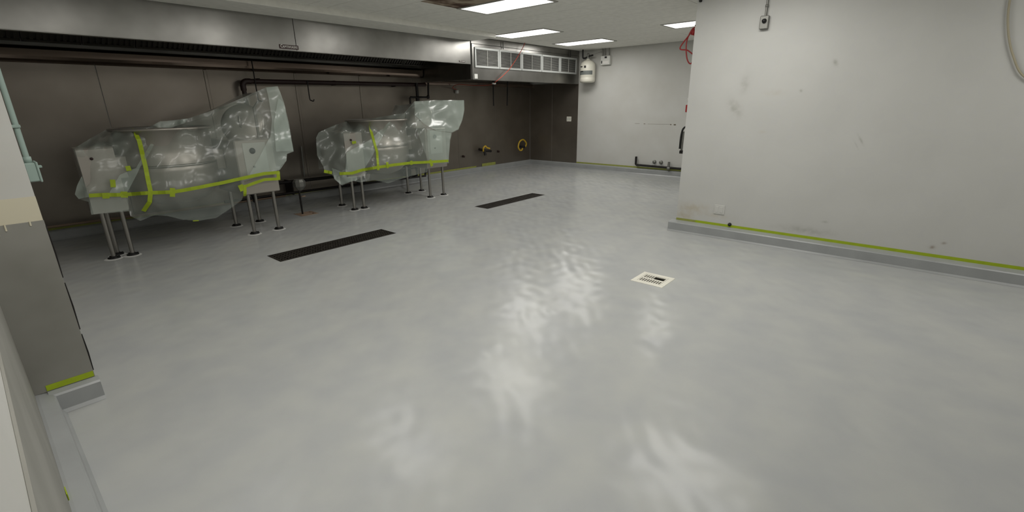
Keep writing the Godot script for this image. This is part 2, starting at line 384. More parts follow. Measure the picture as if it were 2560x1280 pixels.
func curb_x(called, wz: float, s: float, x0: float, x1: float, d: float):
	var st := new_st(); prism_x(st, [Vector2(wz - s * 0.001, 0), Vector2(wz - s * 0.001, 0.13), Vector2(wz + s * 0.012, 0.13), Vector2(wz + s * (d - 0.008), 0.118), Vector2(wz + s * d, 0.108), Vector2(wz + s * (d + 0.006), 0.02), Vector2(wz + s * (d + 0.02), 0.001)], x0, x1)
	struct(called, st, M.curb)
func curb_z(called, wx: float, s: float, z0: float, z1: float, d: float):
	var st := new_st(); prism_z(st, [Vector2(wx - s * 0.001, 0), Vector2(wx - s * 0.001, 0.13), Vector2(wx + s * 0.012, 0.13), Vector2(wx + s * (d - 0.008), 0.118), Vector2(wx + s * d, 0.108), Vector2(wx + s * (d + 0.006), 0.02), Vector2(wx + s * (d + 0.02), 0.001)], z0, z1)
	struct(called, st, M.curb)

func ceiling_tiles(parent: Node3D):
	var zone_a := [0.06, -0.42, -0.95, -1.54, -2.12, -2.7, -3.29, -3.55, -4.15, -4.76, -5.35, -5.9, -6.42, -6.93, -7.52, -8.16, -8.79, -9.38, -9.92, -10.45]
	var joints_a := {-0.95: [-3.81, -5.05, -6.2, -6.8], -2.7: [-3.81, -5.05, -6.2, -6.8], -4.76: [-3.81, -5.05, -6.2, -6.8], -6.93: [-3.81, -5.24, -6.47, -6.8], -8.79: [-3.81, -5.2, -6.43, -6.8]}
	for i in zone_a.size() - 1:
		var js: Array = joints_a.get(zone_a[i], [-3.81, -5.05, -6.2, -6.8])
		for k in js.size() - 1: tile(parent, js[k + 1], js[k], zone_a[i + 1], zone_a[i])
	var zone_b := [0.06, -0.5, -1.09, -1.5, -2.0, -2.55, -3.14, -3.8, -4.5, -5.09, -5.6, -6.2, -6.81, -7.42, -8.03, -8.62, -9.24, -9.85, -10.45]
	var joints_b := {-0.5: [3.0, 1.78, 0.56, -0.92, -2.15, -3.0, -3.81], -2.55: [3.0, 1.78, 0.56, -0.92, -2.15, -3.0, -3.81], -4.5: [3.0, 2.13, 0.9, -0.92, -2.15, -3.0, -3.81], -8.03: [R_X, -2.45, -3.68, -3.81]}
	for i in zone_b.size() - 1:
		var js: Array = joints_b.get(zone_b[i], [3.0, 1.78, 0.56, -0.66, -1.88, -2.6, -3.81] if zone_b[i] > -5.7 else [R_X, -2.6, -3.81])
		for k in js.size() - 1: tile(parent, js[k + 1], js[k], zone_b[i + 1], zone_b[i])
	# behind the doorway
	tile(parent, -1.2, 0.9, 0.2, 1.2); tile(parent, 0.9, 3.0, 0.2, 1.2); tile(parent, -1.2, 0.9, 1.2, 2.2); tile(parent, 0.9, 3.0, 1.2, 2.2)
func tile(parent, x0: float, x1: float, z0: float, z1: float):
	var c := Vector2((x0 + x1) / 2.0, (z0 + z1) / 2.0)
	for L in LIGHTS:
		if c.x > L[0] and c.x < L[1] and c.y < L[2] and c.y > L[3]: return
	var g := 0.004
	var stained := z1 == -4.15 and x1 == -3.81
	obj("ceiling_tile", boxed(Vector3(x0 + g, CEIL, z0 + g), Vector3(x1 - g, CEIL + 0.065, z1 - g), 0.004), M.stain if stained else M.ceil, parent)

# ---------------------------------------------------------------- hoods
func build_hoods():
	var z0 := -0.22; var z1 := -6.73
	var h := thing("exhaust_hood", "long stainless exhaust hood above the two wrapped kettles", "hood", Vector3(HOOD_X, 2.34, (z0 + z1) / 2))
	obj("front_panel", boxed(Vector3(HOOD_X - 0.025, 2.34, z0), Vector3(HOOD_X, CEIL, -3.372), 0.004), M.steel, h)
	obj("front_panel", boxed(Vector3(HOOD_X - 0.025, 2.34, -3.376), Vector3(HOOD_X, CEIL, z1 + 0.1), 0.004), M.steel, h)
	obj("corner_strip", boxed(Vector3(HOOD_X - 0.04, 2.34, z1 + 0.097), Vector3(HOOD_X - 0.01, CEIL, z1), 0.003), M.steel, h)
	obj("bottom_lip", boxed(Vector3(HOOD_X - 0.07, 2.335, z0), Vector3(HOOD_X - 0.002, 2.348, z1), 0.003), M.steel, h)
	var st := new_st()
	box(st, Vector3(HOOD_X - 0.026, 2.80, z0), Vector3(WALL_X + 0.01, 2.812, z1)); box(st, Vector3(WALL_X + 0.009, 2.345, z0), Vector3(WALL_X + 0.02, 2.80, z1))
	obj("inner_canopy", st, M.steel, h)
	for z in [z0, z1 + 0.02]: obj("end_panel", boxed(Vector3(HOOD_X - 0.026, 2.34, z), Vector3(WALL_X + 0.02, 2.80, z - 0.02), 0.002), M.steel, h)
	for k in 12:     # baffle filters: a frame with two staggered layers of slats, open to the plenum behind
		var za := lerpf(z0 - 0.02, z1 + 0.02, (k + 0.01) / 12.0); var zb := lerpf(z0 - 0.02, z1 + 0.02, (k + 0.99) / 12.0)
		var lo := Vector2(-8.19, 2.395); var hi := Vector2(-7.72, 2.795); var n := Vector2(0.648, -0.761) * 0.02
		st = new_st()
		prism_z(st, [lo, lo + (hi - lo) * 0.05, lo + (hi - lo) * 0.05 + n * 1.6, lo + n * 1.6], za, zb); prism_z(st, [hi, hi + (lo - hi) * 0.05, hi + (lo - hi) * 0.05 + n * 1.6, hi + n * 1.6], za, zb)
		for z in [za, zb + 0.015]: prism_z(st, [lo, hi, hi + n * 1.6, lo + n * 1.6], z, z - 0.015)
		var fr := obj("baffle_filter", st, M.baffle, h)
		for i in 9:
			var zc := lerpf(za, zb, (i + 0.5) / 9.0); var zd := lerpf(za, zb, (i + 1.0) / 9.0)
			st = new_st(); prism_z(st, [lo + n, hi + n, hi + n * 1.15, lo + n * 1.15], zc + 0.016, zc - 0.016)
			obj("slat", st, M.baffle, fr)
			if i < 8:
				st = new_st(); prism_z(st, [lo, hi, hi + n * 0.15, lo + n * 0.15], zd + 0.016, zd - 0.016)
				obj("slat", st, M.baffle, fr)
	st = new_st(); prism_z(st, [Vector2(WALL_X, 2.15), Vector2(WALL_X + 0.06, 2.165), Vector2(WALL_X + 0.095, 2.19), Vector2(WALL_X + 0.11, 2.225), Vector2(WALL_X + 0.11, 2.30), Vector2(WALL_X + 0.09, 2.335), Vector2(WALL_X, 2.345)], z0, z1)
	obj("rear_trough", st, M.ledge, h)
	for p in [[-3.14, 0.26, 2.356], [-6.42, 0.15, 2.36]]:
		var zc: float = p[0]; var w: float = p[1]; var y: float = p[2]
		var plate := obj("maker_plate", boxed(Vector3(HOOD_X, y, zc), Vector3(HOOD_X + 0.006, y + w * 0.2, zc - w), 0.001), M.plate_red, h)
		lettering("C", "APTIVEAIRE", Vector3(HOOD_X + 0.0068, y + w * 0.045, zc - w * 0.05), w, plate)
	# second hood with supply registers
	var g := thing("supply_air_hood", "shorter stainless hood with five louvred registers by the end wall", "hood", Vector3(HOOD_X, 2.07, -8.6))
	var a := -6.75; var b := END_Z + 0.005
	obj("front_panel", boxed(Vector3(HOOD_X - 0.03, 2.07, a), Vector3(HOOD_X, 2.70, b), 0.004), M.steel, g)
	obj("upper_band", boxed(Vector3(HOOD_X - 0.03, 2.703, a), Vector3(HOOD_X - 0.006, CEIL - 0.002, b), 0.004), M.steel, g)
	obj("end_panel", boxed(Vector3(WALL_X + 0.01, 2.07, a), Vector3(HOOD_X - 0.031, CEIL - 0.01, a - 0.03), 0.003), M.steel, g)
	obj("bottom_lip", boxed(Vector3(HOOD_X - 0.08, 2.064, a - 0.03), Vector3(HOOD_X - 0.002, 2.076, b), 0.002), M.steel, g)
	st = new_st(); prism_z(st, [Vector2(HOOD_X - 0.03, 2.72), Vector2(HOOD_X - 0.03, 2.70), Vector2(-7.7, 2.66), Vector2(-8.2, 2.22), Vector2(-8.34, 2.20), Vector2(-8.34, 2.72)], a - 0.031, b)
	obj("inner_canopy", st, M.baffle, g)
	st = new_st(); prism_z(st, [Vector2(WALL_X, 2.02), Vector2(WALL_X + 0.08, 2.03), Vector2(WALL_X + 0.1, 2.06), Vector2(WALL_X + 0.1, 2.10), Vector2(WALL_X, 2.12)], a - 0.031, b)
	obj("rear_trough", st, M.ledge, g)
	obj("corner_post", boxed(Vector3(HOOD_X - 0.002, 2.07, a), Vector3(HOOD_X + 0.012, 2.70, a - 0.05), 0.003), M.steel, g)
	for k in 5:
		register(g, -6.82 - 0.7 * k, k)
	tag(obj("notice_sticker", boxed(Vector3(HOOD_X, 2.085, -6.803), Vector3(HOOD_X + 0.004, 2.17, -6.89), 0.001), M.whiteplastic), "small white notice on the lower corner of the louvred hood", "sticker")
	for p in [[-7.62, "by the second register"], [-10.02, "by the last register"]]:
		tag(obj("hanger_rod", tubed([Vector3(HOOD_X + 0.02, 2.80, p[0]), Vector3(HOOD_X + 0.02, 2.68, p[0]), Vector3(HOOD_X + 0.03, 2.66, p[0])], 0.008, 6), M.iron), "thin dark hanger on the louvred hood " + p[1], "hanger")

func lettering(first: String, rest: String, at: Vector3, w: float, parent: Node3D):
	var f := SystemFont.new(); f.font_names = PackedStringArray(["Droid Sans"]); f.font_weight = 700
	var base := Vector3.ZERO; var p: Node = parent
	while p != self:
		base += (p as Node3D).position; p = p.get_parent()
	var items := [[first, 0.155, 0.0, 0.13], [rest, 0.115, 0.105, 0.79]]
	for it in items:
		var t := TextMesh.new(); t.text = it[0]; t.font = f; t.font_size = 64; t.depth = 0.0006
		t.horizontal_alignment = HORIZONTAL_ALIGNMENT_LEFT; t.vertical_alignment = VERTICAL_ALIGNMENT_BOTTOM
		t.pixel_size = 0.001
		var bb := t.get_aabb()
		var s: float = it[1] * w / bb.size.y
		var sx: float = s
		if it[0] == rest: sx = it[3] * w / bb.size.x
		var o := MeshInstance3D.new(); o.mesh = t; o.name = "lettering"; t.material = M.lettering
		parent.add_child(o, true)
		# letters run along -z and face +x
		var bs := Basis(Vector3(0, 0, -1) * sx, Vector3(0, 1, 0) * s, Vector3(1, 0, 0))
		o.transform = Transform3D(bs, at - base + Vector3(0, 0, -it[2] * w) - bs * bb.position)

func register(parent: Node3D, z: float, k: int):
	var y0 := 2.285; var y1 := 2.645; var w := 0.685; var x := HOOD_X
	var st := new_st(); var f := 0.035
	box(st, Vector3(x - 0.001, y0, z), Vector3(x + 0.022, y0 + f, z - w), 0.003)
	box(st, Vector3(x - 0.001, y1 - f, z), Vector3(x + 0.022, y1, z - w), 0.003)
	box(st, Vector3(x - 0.001, y0 + f, z), Vector3(x + 0.022, y1 - f, z - f), 0.003)
	box(st, Vector3(x - 0.001, y0 + f, z - w + f), Vector3(x + 0.022, y1 - f, z - w), 0.003)
	var r := obj("register", st, M.alu, parent)
	obj("backing", boxed(Vector3(x + 0.001, y0 + f, z - f), Vector3(x + 0.003, y1 - f, z - w + f)), M.black, r)
	obj("mullion", boxed(Vector3(x + 0.008, y0 + f, z - w * 0.5 + 0.006), Vector3(x + 0.021, y1 - f, z - w * 0.5 - 0.006), 0.001), M.blade, r)
	for i in 13:
		var y := lerpf(y0 + f, y1 - f, (i + 0.5) / 13.0)
		st = new_st(); prism_z(st, [Vector2(x + 0.007, y + 0.003), Vector2(x + 0.018, y - 0.005), Vector2(x + 0.019, y - 0.003), Vector2(x + 0.008, y + 0.005)], z - f, z - w + f)
		obj("louvre_blade", st, M.blade, r)

# ---------------------------------------------------------------- steel cladding
func build_steel_wall():
	var parent: Node3D = get_node("wall_hood_side")
	var seams := [-0.21, -1.42, -2.68, -4.04, -5.28, -6.5, -7.73, -9.05, END_Z + 0.01]
	for i in seams.size() - 1:
		obj("steel_panel", boxed(Vector3(WALL_X, 0.132, seams[i] - 0.003), Vector3(WALL_X + 0.008, 2.16, seams[i + 1] + 0.003), 0.002), M.steel_wall, parent)
	for z in [-2.68, -4.04, -5.28]:
		obj("seam_strip", boxed(Vector3(WALL_X + 0.006, 0.4, z + 0.022), Vector3(WALL_X + 0.016, 2.15, z - 0.022), 0.004), M.steel_wall, parent)
	var e: Node3D = get_node("wall_end")
	obj("steel_panel", boxed(Vector3(WALL_X + 0.01, 0.132, END_Z), Vector3(-7.6, 2.10, END_Z + 0.008), 0.002), M.steel_wall, e)
	obj("steel_panel", boxed(Vector3(-7.595, 0.132, END_Z), Vector3(HOOD_X, 2.10, END_Z + 0.008), 0.002), M.steel_wall, e)

# ---------------------------------------------------------------- drains
func liner(x0: float, x1: float, z0: float, z1: float) -> SurfaceTool:
	var st := new_st(); var w := 0.006
	box(st, Vector3(x0, -0.499, z0), Vector3(x1, -0.49, z1))
	box(st, Vector3(x0 + 0.0005, -0.49, z0), Vector3(x0 + w, -0.031, z1)); box(st, Vector3(x1 - w, -0.49, z0), Vector3(x1 - 0.0005, -0.031, z1))
	box(st, Vector3(x0 + w, -0.49, z0 + 0.0005), Vector3(x1 - w, -0.031, z0 + w)); box(st, Vector3(x0 + w, -0.49, z1 - w), Vector3(x1 - w, -0.031, z1 - 0.0005))
	return st
func build_drains():
	var d := [[-5.42, -5.08, -3.52, -2.0, "long dark trench drain grate in front of the wrapped kettle by the wall end"], [-5.46, -5.16, -6.9, -5.36, "long grey trench drain grate nearer the far end wall"]]
	for i in 2:
		var q: Array = d[i]
		var t := thing("trench_drain", q[4], "drain", Vector3((q[0] + q[1]) / 2, 0, (q[2] + q[3]) / 2), "trench drains")
		var st := new_st(); var f := 0.014; var y := 0.002
		box(st, Vector3(q[0], -0.03, q[2]), Vector3(q[0] + f, y, q[3]), 0.001); box(st, Vector3(q[1] - f, -0.03, q[2]), Vector3(q[1], y, q[3]), 0.001)
		box(st, Vector3(q[0] + f, -0.03, q[2]), Vector3(q[1] - f, y, q[2] + f), 0.001); box(st, Vector3(q[0] + f, -0.03, q[3] - f), Vector3(q[1] - f, y, q[3]), 0.001)
		obj("frame", st, M.grate, t)
		obj("trough", liner(q[0], q[1], q[2], q[3]), M.pit, t)
		var n := 46
		for k in n:
			var z: float = lerpf(q[2] + f, q[3] - f, (k + 0.5) / n)
			obj("grate_bar", boxed(Vector3(q[0] + f, -0.03, z - 0.0075), Vector3(q[1] - f, -0.003, z + 0.0075), 0.002), M.grate, t)
		for k in 5:
			var x: float = lerpf(q[0] + f, q[1] - f, (k + 0.5) / 5.0)
			obj("cross_bar", boxed(Vector3(x - 0.006, -0.028, q[2] + f), Vector3(x + 0.006, -0.0015, q[3] - f), 0.002), M.grate, t)
	# square floor drain with slots
	var x0 := -1.86; var x1 := -1.57; var z0 := -4.155; var z1 := -3.875
	var t := thing("floor_sink", "cream square floor drain with slots and an open corner", "drain", Vector3((x0 + x1) / 2, 0, (z0 + z1) / 2))
	var st := new_st(); var f := 0.034
	box(st, Vector3(x0 - 0.012, -0.02, z0 - 0.012), Vector3(x1 + 0.012, 0.004, z0 + f), 0.002); box(st, Vector3(x0 - 0.012, -0.02, z1 - f), Vector3(x1 + 0.012, 0.004, z1 + 0.012), 0.002)
	box(st, Vector3(x0 - 0.012, -0.02, z0 + f), Vector3(x0 + f, 0.004, z1 - f), 0.002); box(st, Vector3(x1 - f, -0.02, z0 + f), Vector3(x1 + 0.012, 0.004, z1 - f), 0.002)
	obj("rim", st, M.cream, t)
	obj("basin", liner(x0, x1, z0, z1), M.pit, t)
	# grate: two rows of slots; the rear row ends in an open rectangle
	var gx0 := x0 + f + 0.003; var gx1 := x1 - f - 0.003; var gz0 := z0 + f + 0.003; var gz1 := z1 - f - 0.003
	st = new_st()
	var zr0 := gz0 + 0.016; var zr1 := gz0 + 0.092; var zf0 := gz1 - 0.09; var zf1 := gz1 - 0.014
	var ys := -0.006; var yt := 0.0025
	box(st, Vector3(gx0, ys, gz0), Vector3(gx1, yt, zr0)); box(st, Vector3(gx0, ys, zr1), Vector3(gx1, yt, zf0)); box(st, Vector3(gx0, ys, zf1), Vector3(gx1, yt, gz1))
	var n := 9; var pitch := (gx1 - gx0 - 0.009) / n
	for k in n + 1:
		var x: float = gx0 + k * pitch
		box(st, Vector3(x, ys, zf0), Vector3(x + 0.009, yt, zf1))
		if k <= 4 or k == n: box(st, Vector3(x, ys, zr0), Vector3(x + 0.009, yt, zr1))
	obj("slotted_grate", st, M.cream, t)
	# sink under the funnel between the kettles
	x0 = -7.33; x1 = -7.08; z0 = -3.48; z1 = -3.22
	var s := thing("floor_sink", "rust-stained floor sink under the drain funnel between the kettles", "drain", Vector3(-7.2, 0, -3.35))
	st = new_st(); f = 0.035
	box(st, Vector3(x0 - 0.01, -0.02, z0 - 0.01), Vector3(x1 + 0.01, 0.004, z0 + f), 0.002); box(st, Vector3(x0 - 0.01, -0.02, z1 - f), Vector3(x1 + 0.01, 0.004, z1 + 0.01), 0.002)
	box(st, Vector3(x0 - 0.01, -0.02, z0 + f), Vector3(x0 + f, 0.004, z1 - f), 0.002); box(st, Vector3(x1 - f, -0.02, z0 + f), Vector3(x1 + 0.01, 0.004, z1 - f), 0.002)
	obj("rim", st, M.tan, s)
	obj("half_grate", boxed(Vector3(-7.25, -0.02, z0 + f), Vector3(-7.19, 0.003, z1 - f), 0.002), M.tan, s)
	obj("basin", liner(x0, x1, z0, z1), M.pit, s)

# ---------------------------------------------------------------- kettles
func kettle(o: Vector3, label: String, which: int):
	var t := thing("steam_kettle", label, "kettle", Vector3(-7.0, 0, -1.75) + o, "steam kettles")
	# left console
	var deep := -6.9 if which == 0 else -7.42
	var st := new_st(); prism_z(st, [Vector2(-6.66 + o.x, 0.53), Vector2(-6.66 + o.x, 1.205), Vector2(-6.675 + o.x, 1.22), Vector2(deep + o.x, 1.225), Vector2(deep + o.x, 0.53)], -0.79 + o.z, -1.10 + o.z)
	var c := obj("left_console", st, M.kettle, t)
	obj("knob", lathed([Vector2(0, 0), Vector2(0.016, 0), Vector2(0.013, 0.02), Vector2(0, 0.021)], Vector3(-6.66, 1.11, -0.90) + o, Vector3.RIGHT, 12), M.red_iron, c)
	# right console
	c = obj("right_console", boxed(Vector3(-6.5, 0.53, -2.25) + o, Vector3(-7.35, 1.22, -2.72) + o, 0.012), M.kettle, t)
	obj("control_panel", boxed(Vector3(-6.501, 0.78, -2.34) + o, Vector3(-6.494, 1.18, -2.62) + o, 0.003), M.dull_plate, c)
	obj("dial", lathed([Vector2(0, 0.02), Vector2(0.028, 0.02), Vector2(0.038, 0.0)], Vector3(-6.494, 1.08, -2.45) + o, Vector3.RIGHT, 20), M.dial, c)
	obj("knob", lathed([Vector2(0, 0.016), Vector2(0.012, 0.016), Vector2(0.014, 0.0)], Vector3(-6.494, 0.88, -2.44) + o, Vector3.RIGHT, 12), M.dial, c)
	# kettle body: jacketed pot with a rolled rim and a seam band
	var pc := Vector3(-7.08, 0, -1.68) + o
	var prof := [Vector2(0, 0.46), Vector2(0.18, 0.475), Vector2(0.33, 0.53), Vector2(0.44, 0.63), Vector2(0.495, 0.76), Vector2(0.505, 0.90), Vector2(0.507, 0.952), Vector2(0.487, 0.962), Vector2(0.487, 1.36), Vector2(0.515, 1.368), Vector2(0.52, 1.385), Vector2(0.505, 1.398), Vector2(0.47, 1.39), Vector2(0.465, 1.30), Vector2(0.46, 0.95), Vector2(0.40, 0.70), Vector2(0.2, 0.56), Vector2(0, 0.54)]
	obj("pot", lathed(prof, pc, Vector3.UP, 48), M.kettle, t)
	obj("seam_band", lathed([Vector2(0.50, 0.955), Vector2(0.512, 0.958), Vector2(0.512, 0.975), Vector2(0.487, 0.98)], pc, Vector3.UP, 48), M.leg, t)
	for s in [[-1.10, -1.25], [-2.12, -2.25]]:
		obj("trunnion", boxed(Vector3(-6.9, 0.85, s[0]) + o, Vector3(-7.15, 1.1, s[1]) + o, 0.01), M.kettle, t)
	# raised lid on a counterbalance arm
	var n := Vector3(0.72, 0.35, 0.6).normalized()
	var lc := (Vector3(-6.95, 1.40, -2.56) if which == 0 else Vector3(-7.0, 1.38, -2.55)) + o
	var lid := obj("lid", lathed([Vector2(0, 0.05), Vector2(0.12, 0.045), Vector2(0.24, 0.02), Vector2(0.27, 0.0), Vector2(0.27, -0.02), Vector2(0, -0.02)], lc, n, 36), M.kettle, t)
	obj("lid_handle", tubed([lc + n * 0.045 + Vector3(0, 0.06, 0), lc + n * 0.09 + Vector3(0, 0.06, 0), lc + n * 0.09 - Vector3(0, 0.06, 0), lc + n * 0.045 - Vector3(0, 0.06, 0)], 0.012, 8), M.leg, lid)
	obj("lid_arm", tubed([Vector3(-7.2, 1.2, -2.6) + o, Vector3(-7.2, 1.35, -2.6) + o, lc - n * 0.03], 0.022, 10), M.leg, t)
	obj("faucet_riser", tubed([Vector3(-6.75, 1.2, -2.66) + o, Vector3(-6.75, 1.60, -2.66) + o, Vector3(-6.68, 1.68, -2.7) + o] if which == 0 else [Vector3(-6.75, 1.2, -2.66) + o, Vector3(-6.75, 1.56, -2.66) + o, Vector3(-6.72, 1.60, -3.0) + o], 0.016, 10), M.leg, t)
	obj("supply_pipe", tubed(arc_pts([Vector3(-7.87, 0.24, -2.9) + o, Vector3(-7.7, 0.24, -2.8) + o, Vector3(-7.4, 0.3, -2.7) + o, Vector3(-7.3, 0.54, -2.6) + o], 5), 0.022, 10), M.iron, t)
	# legs on flanged feet
	for p in [[-6.71, -0.86], [-6.70, -1.03], [-6.86 if which == 0 else -7.2, -0.92], [-6.56, -2.32], [-6.56, -2.64], [-7.24, -2.34], [-7.24, -2.66]]:
		var b := Vector3(p[0], 0, p[1]) + o
		var leg := obj("leg", tubed([b + Vector3(0, 0.02, 0), b + Vector3(0, 0.54, 0)], 0.022, 14), M.leg, t)
		var ft := new_st(); lathe(ft, [Vector2(0.0, 0.03), Vector2(0.03, 0.03), Vector2(0.034, 0.016), Vector2(0.058, 0.013), Vector2(0.06, 0.003), Vector2(0, 0.003)], b, Vector3.UP, 16)
		for k in 3:
			var a := TAU * k / 3.0 + 0.5; lathe(ft, [Vector2(0, 0.026), Vector2(0.011, 0.026), Vector2(0.011, 0.01)], b + Vector3(cos(a), 0, sin(a)) * 0.045, Vector3.UP, 6, false)
		obj("flange_foot", ft, M.black, leg)
		obj("grout_pad", lathed([Vector2(0, 0.005), Vector2(0.07, 0.005), Vector2(0.088, 0.001)], b + Vector3(0.016, 0, 0.008), Vector3.UP, 18), M.grout, leg)

# ---------------------------------------------------------------- plastic covers
# A draped sheet: points on the photograph each with the depth of what the plastic lies on there; between them the depth runs smoothly.
var ctrl: Array = []
var crease: FastNoiseLite
var ripple: FastNoiseLite
func drape_on(points: Array, seed_: int):
	ctrl = points
	crease = FastNoiseLite.new(); crease.seed = seed_; crease.frequency = 1.4; crease.fractal_type = FastNoiseLite.FRACTAL_RIDGED; crease.fractal_octaves = 2
	ripple = FastNoiseLite.new(); ripple.seed = seed_ + 5; ripple.frequency = 4.5; ripple.fractal_octaves = 2
func drape(u: float, v: float, lift := 0.0) -> Vector3:
	var sum := 0.0; var wsum := 0.0
	for c in ctrl:
		var d2: float = (c.x - u) * (c.x - u) + (c.y - v) * (c.y - v) + 9.0
		var w: float = 1.0 / (d2 * d2)
		sum += w * c.z; wsum += w
	var p := on_x(u, v, sum / wsum + lift + 0.02)
	# creases pull upward to the high corner of the sheet
	var k := crease.get_noise_2d(p.z * 1.5 + p.y * 0.9, p.y * 0.6 - p.z * 0.25) * 0.011 + ripple.get_noise_2d(p.z, p.y) * 0.0045
	return p + Vector3(k, 0, 0)
func sheet(outline: Array, step: float, lift := 0.0) -> SurfaceTool:
	var uv := PackedVector2Array(); var poly := PackedVector2Array()
	var rng := RandomNumberGenerator.new(); rng.seed = 77
	for i in outline.size():
		var p := Vector2(outline[i].x, outline[i].y); var r: Vector3 = outline[(i + 1) % outline.size()]; var q := Vector2(r.x, r.y)
		var n := maxi(1, int(p.distance_to(q) / step))
		for k in n:
			var e := p.lerp(q, float(k) / n); poly.append(e); uv.append(e + Vector2(rng.randf(), rng.randf()) * 0.02)
	var lo := poly[0]; var hi := poly[0]
	for p in poly:
		lo = lo.min(p); hi = hi.max(p)
	var y := lo.y + step * 0.5; var odd := false
	while y < hi.y:
		var x := lo.x + step * (0.75 if odd else 0.25)
		while x < hi.x:
			var p := Vector2(x, y) + Vector2(rng.randf() - 0.5, rng.randf() - 0.5) * step * 0.2
			if Geometry2D.is_point_in_polygon(p, poly):
				var near := 1e9
				for e in poly: near = minf(near, e.distance_squared_to(p))
				if near > step * step * 0.3: uv.append(p)
			x += step
		y += step * 0.87; odd = not odd
	var tris := Geometry2D.triangulate_delaunay(uv)
	var pos := PackedVector3Array()
	for p in uv: pos.append(drape(p.x, p.y, lift))
	var st := SurfaceTool.new(); st.begin(Mesh.PRIMITIVE_TRIANGLES); st.set_smooth_group(0)
	for i in range(0, tris.size(), 3):
		var c := (uv[tris[i]] + uv[tris[i + 1]] + uv[tris[i + 2]]) / 3.0
		if Geometry2D.is_point_in_polygon(c, poly):
			var flip := (uv[tris[i + 1]] - uv[tris[i]]).cross(uv[tris[i + 2]] - uv[tris[i]]) < 0.0
			for e in ([0, 2, 1] if flip else [0, 1, 2]): st.add_vertex(pos[tris[i + e]])
	st.index()
	return st
# the far side of the cover: from the silhouette's top back over the kettle and down behind it
func back_drape(top: Array, back_x: float, low: float, seed_: int) -> SurfaceTool:
	var nz := FastNoiseLite.new(); nz.seed = seed_; nz.frequency = 3.0
	var rows := []
	for p in top:
		var a := drape(p.x, p.y)
		var bx := minf(back_x + 0.1, a.x - 0.02); var b := Vector3(bx, a.y - 0.06, lerpf(a.z * bx / a.x - 0.04, a.z + 0.03, float(top.find(p)) / top.size()))
		var row := [a]
		for k in range(1, 5): row.append(a.lerp(b, k / 4.0) - Vector3(0, 0.05 * sin(PI * k / 4.0), 0))
		for k in range(1, 7): row.append(Vector3(back_x - 0.02 * k / 6.0, lerpf(b.y, low, k / 6.0), b.z))
		for k in row.size():
			if k > 0: row[k] += Vector3(1, 0.3, 0.2) * nz.get_noise_3d(row[k].x * 2.0, row[k].y, row[k].z * 2.5) * 0.03
		rows.append(row)
	var st := SurfaceTool.new(); st.begin(Mesh.PRIMITIVE_TRIANGLES); st.set_smooth_group(0)
	for i in rows.size() - 1:
		for k in rows[0].size() - 1: quad(st, rows[i][k], rows[i + 1][k], rows[i + 1][k + 1], rows[i][k + 1])
	st.index()
	return st
# tape: a ribbon along pixels with depth, w metres wide
func ribbon(pts: Array, w: float, lift := 0.04) -> SurfaceTool:
	var st := new_st(); var P := []
	for i in pts.size() - 1:
		for k in 6: P.append((pts[i] as Vector3).lerp(pts[i + 1], k / 6.0))
	P.append(pts[-1])
	var W := []
	for p in P: W.append(drape(p.x, p.y, lift))
	var A := []
	for i in W.size():
		var t: Vector3 = (W[mini(i + 1, W.size() - 1)] - W[maxi(i - 1, 0)]).normalized()
		var s := t.cross(Vector3.RIGHT).normalized() * w / 2.0
		A.append([W[i] - s, W[i] + s])
	for i in A.size() - 1:
		var d := Vector3(0.0015, 0, 0)
		quad(st, A[i][0] + d, A[i + 1][0] + d, A[i + 1][1] + d, A[i][1] + d); quad(st, A[i][0] - d, A[i][1] - d, A[i + 1][1] - d, A[i + 1][0] - d)
		quad(st, A[i][0] - d, A[i + 1][0] - d, A[i + 1][0] + d, A[i][0] + d); quad(st, A[i][1] - d, A[i][1] + d, A[i + 1][1] + d, A[i + 1][1] - d)
	return st
func V(u, v, x) -> Vector3: return Vector3(u, v, x)

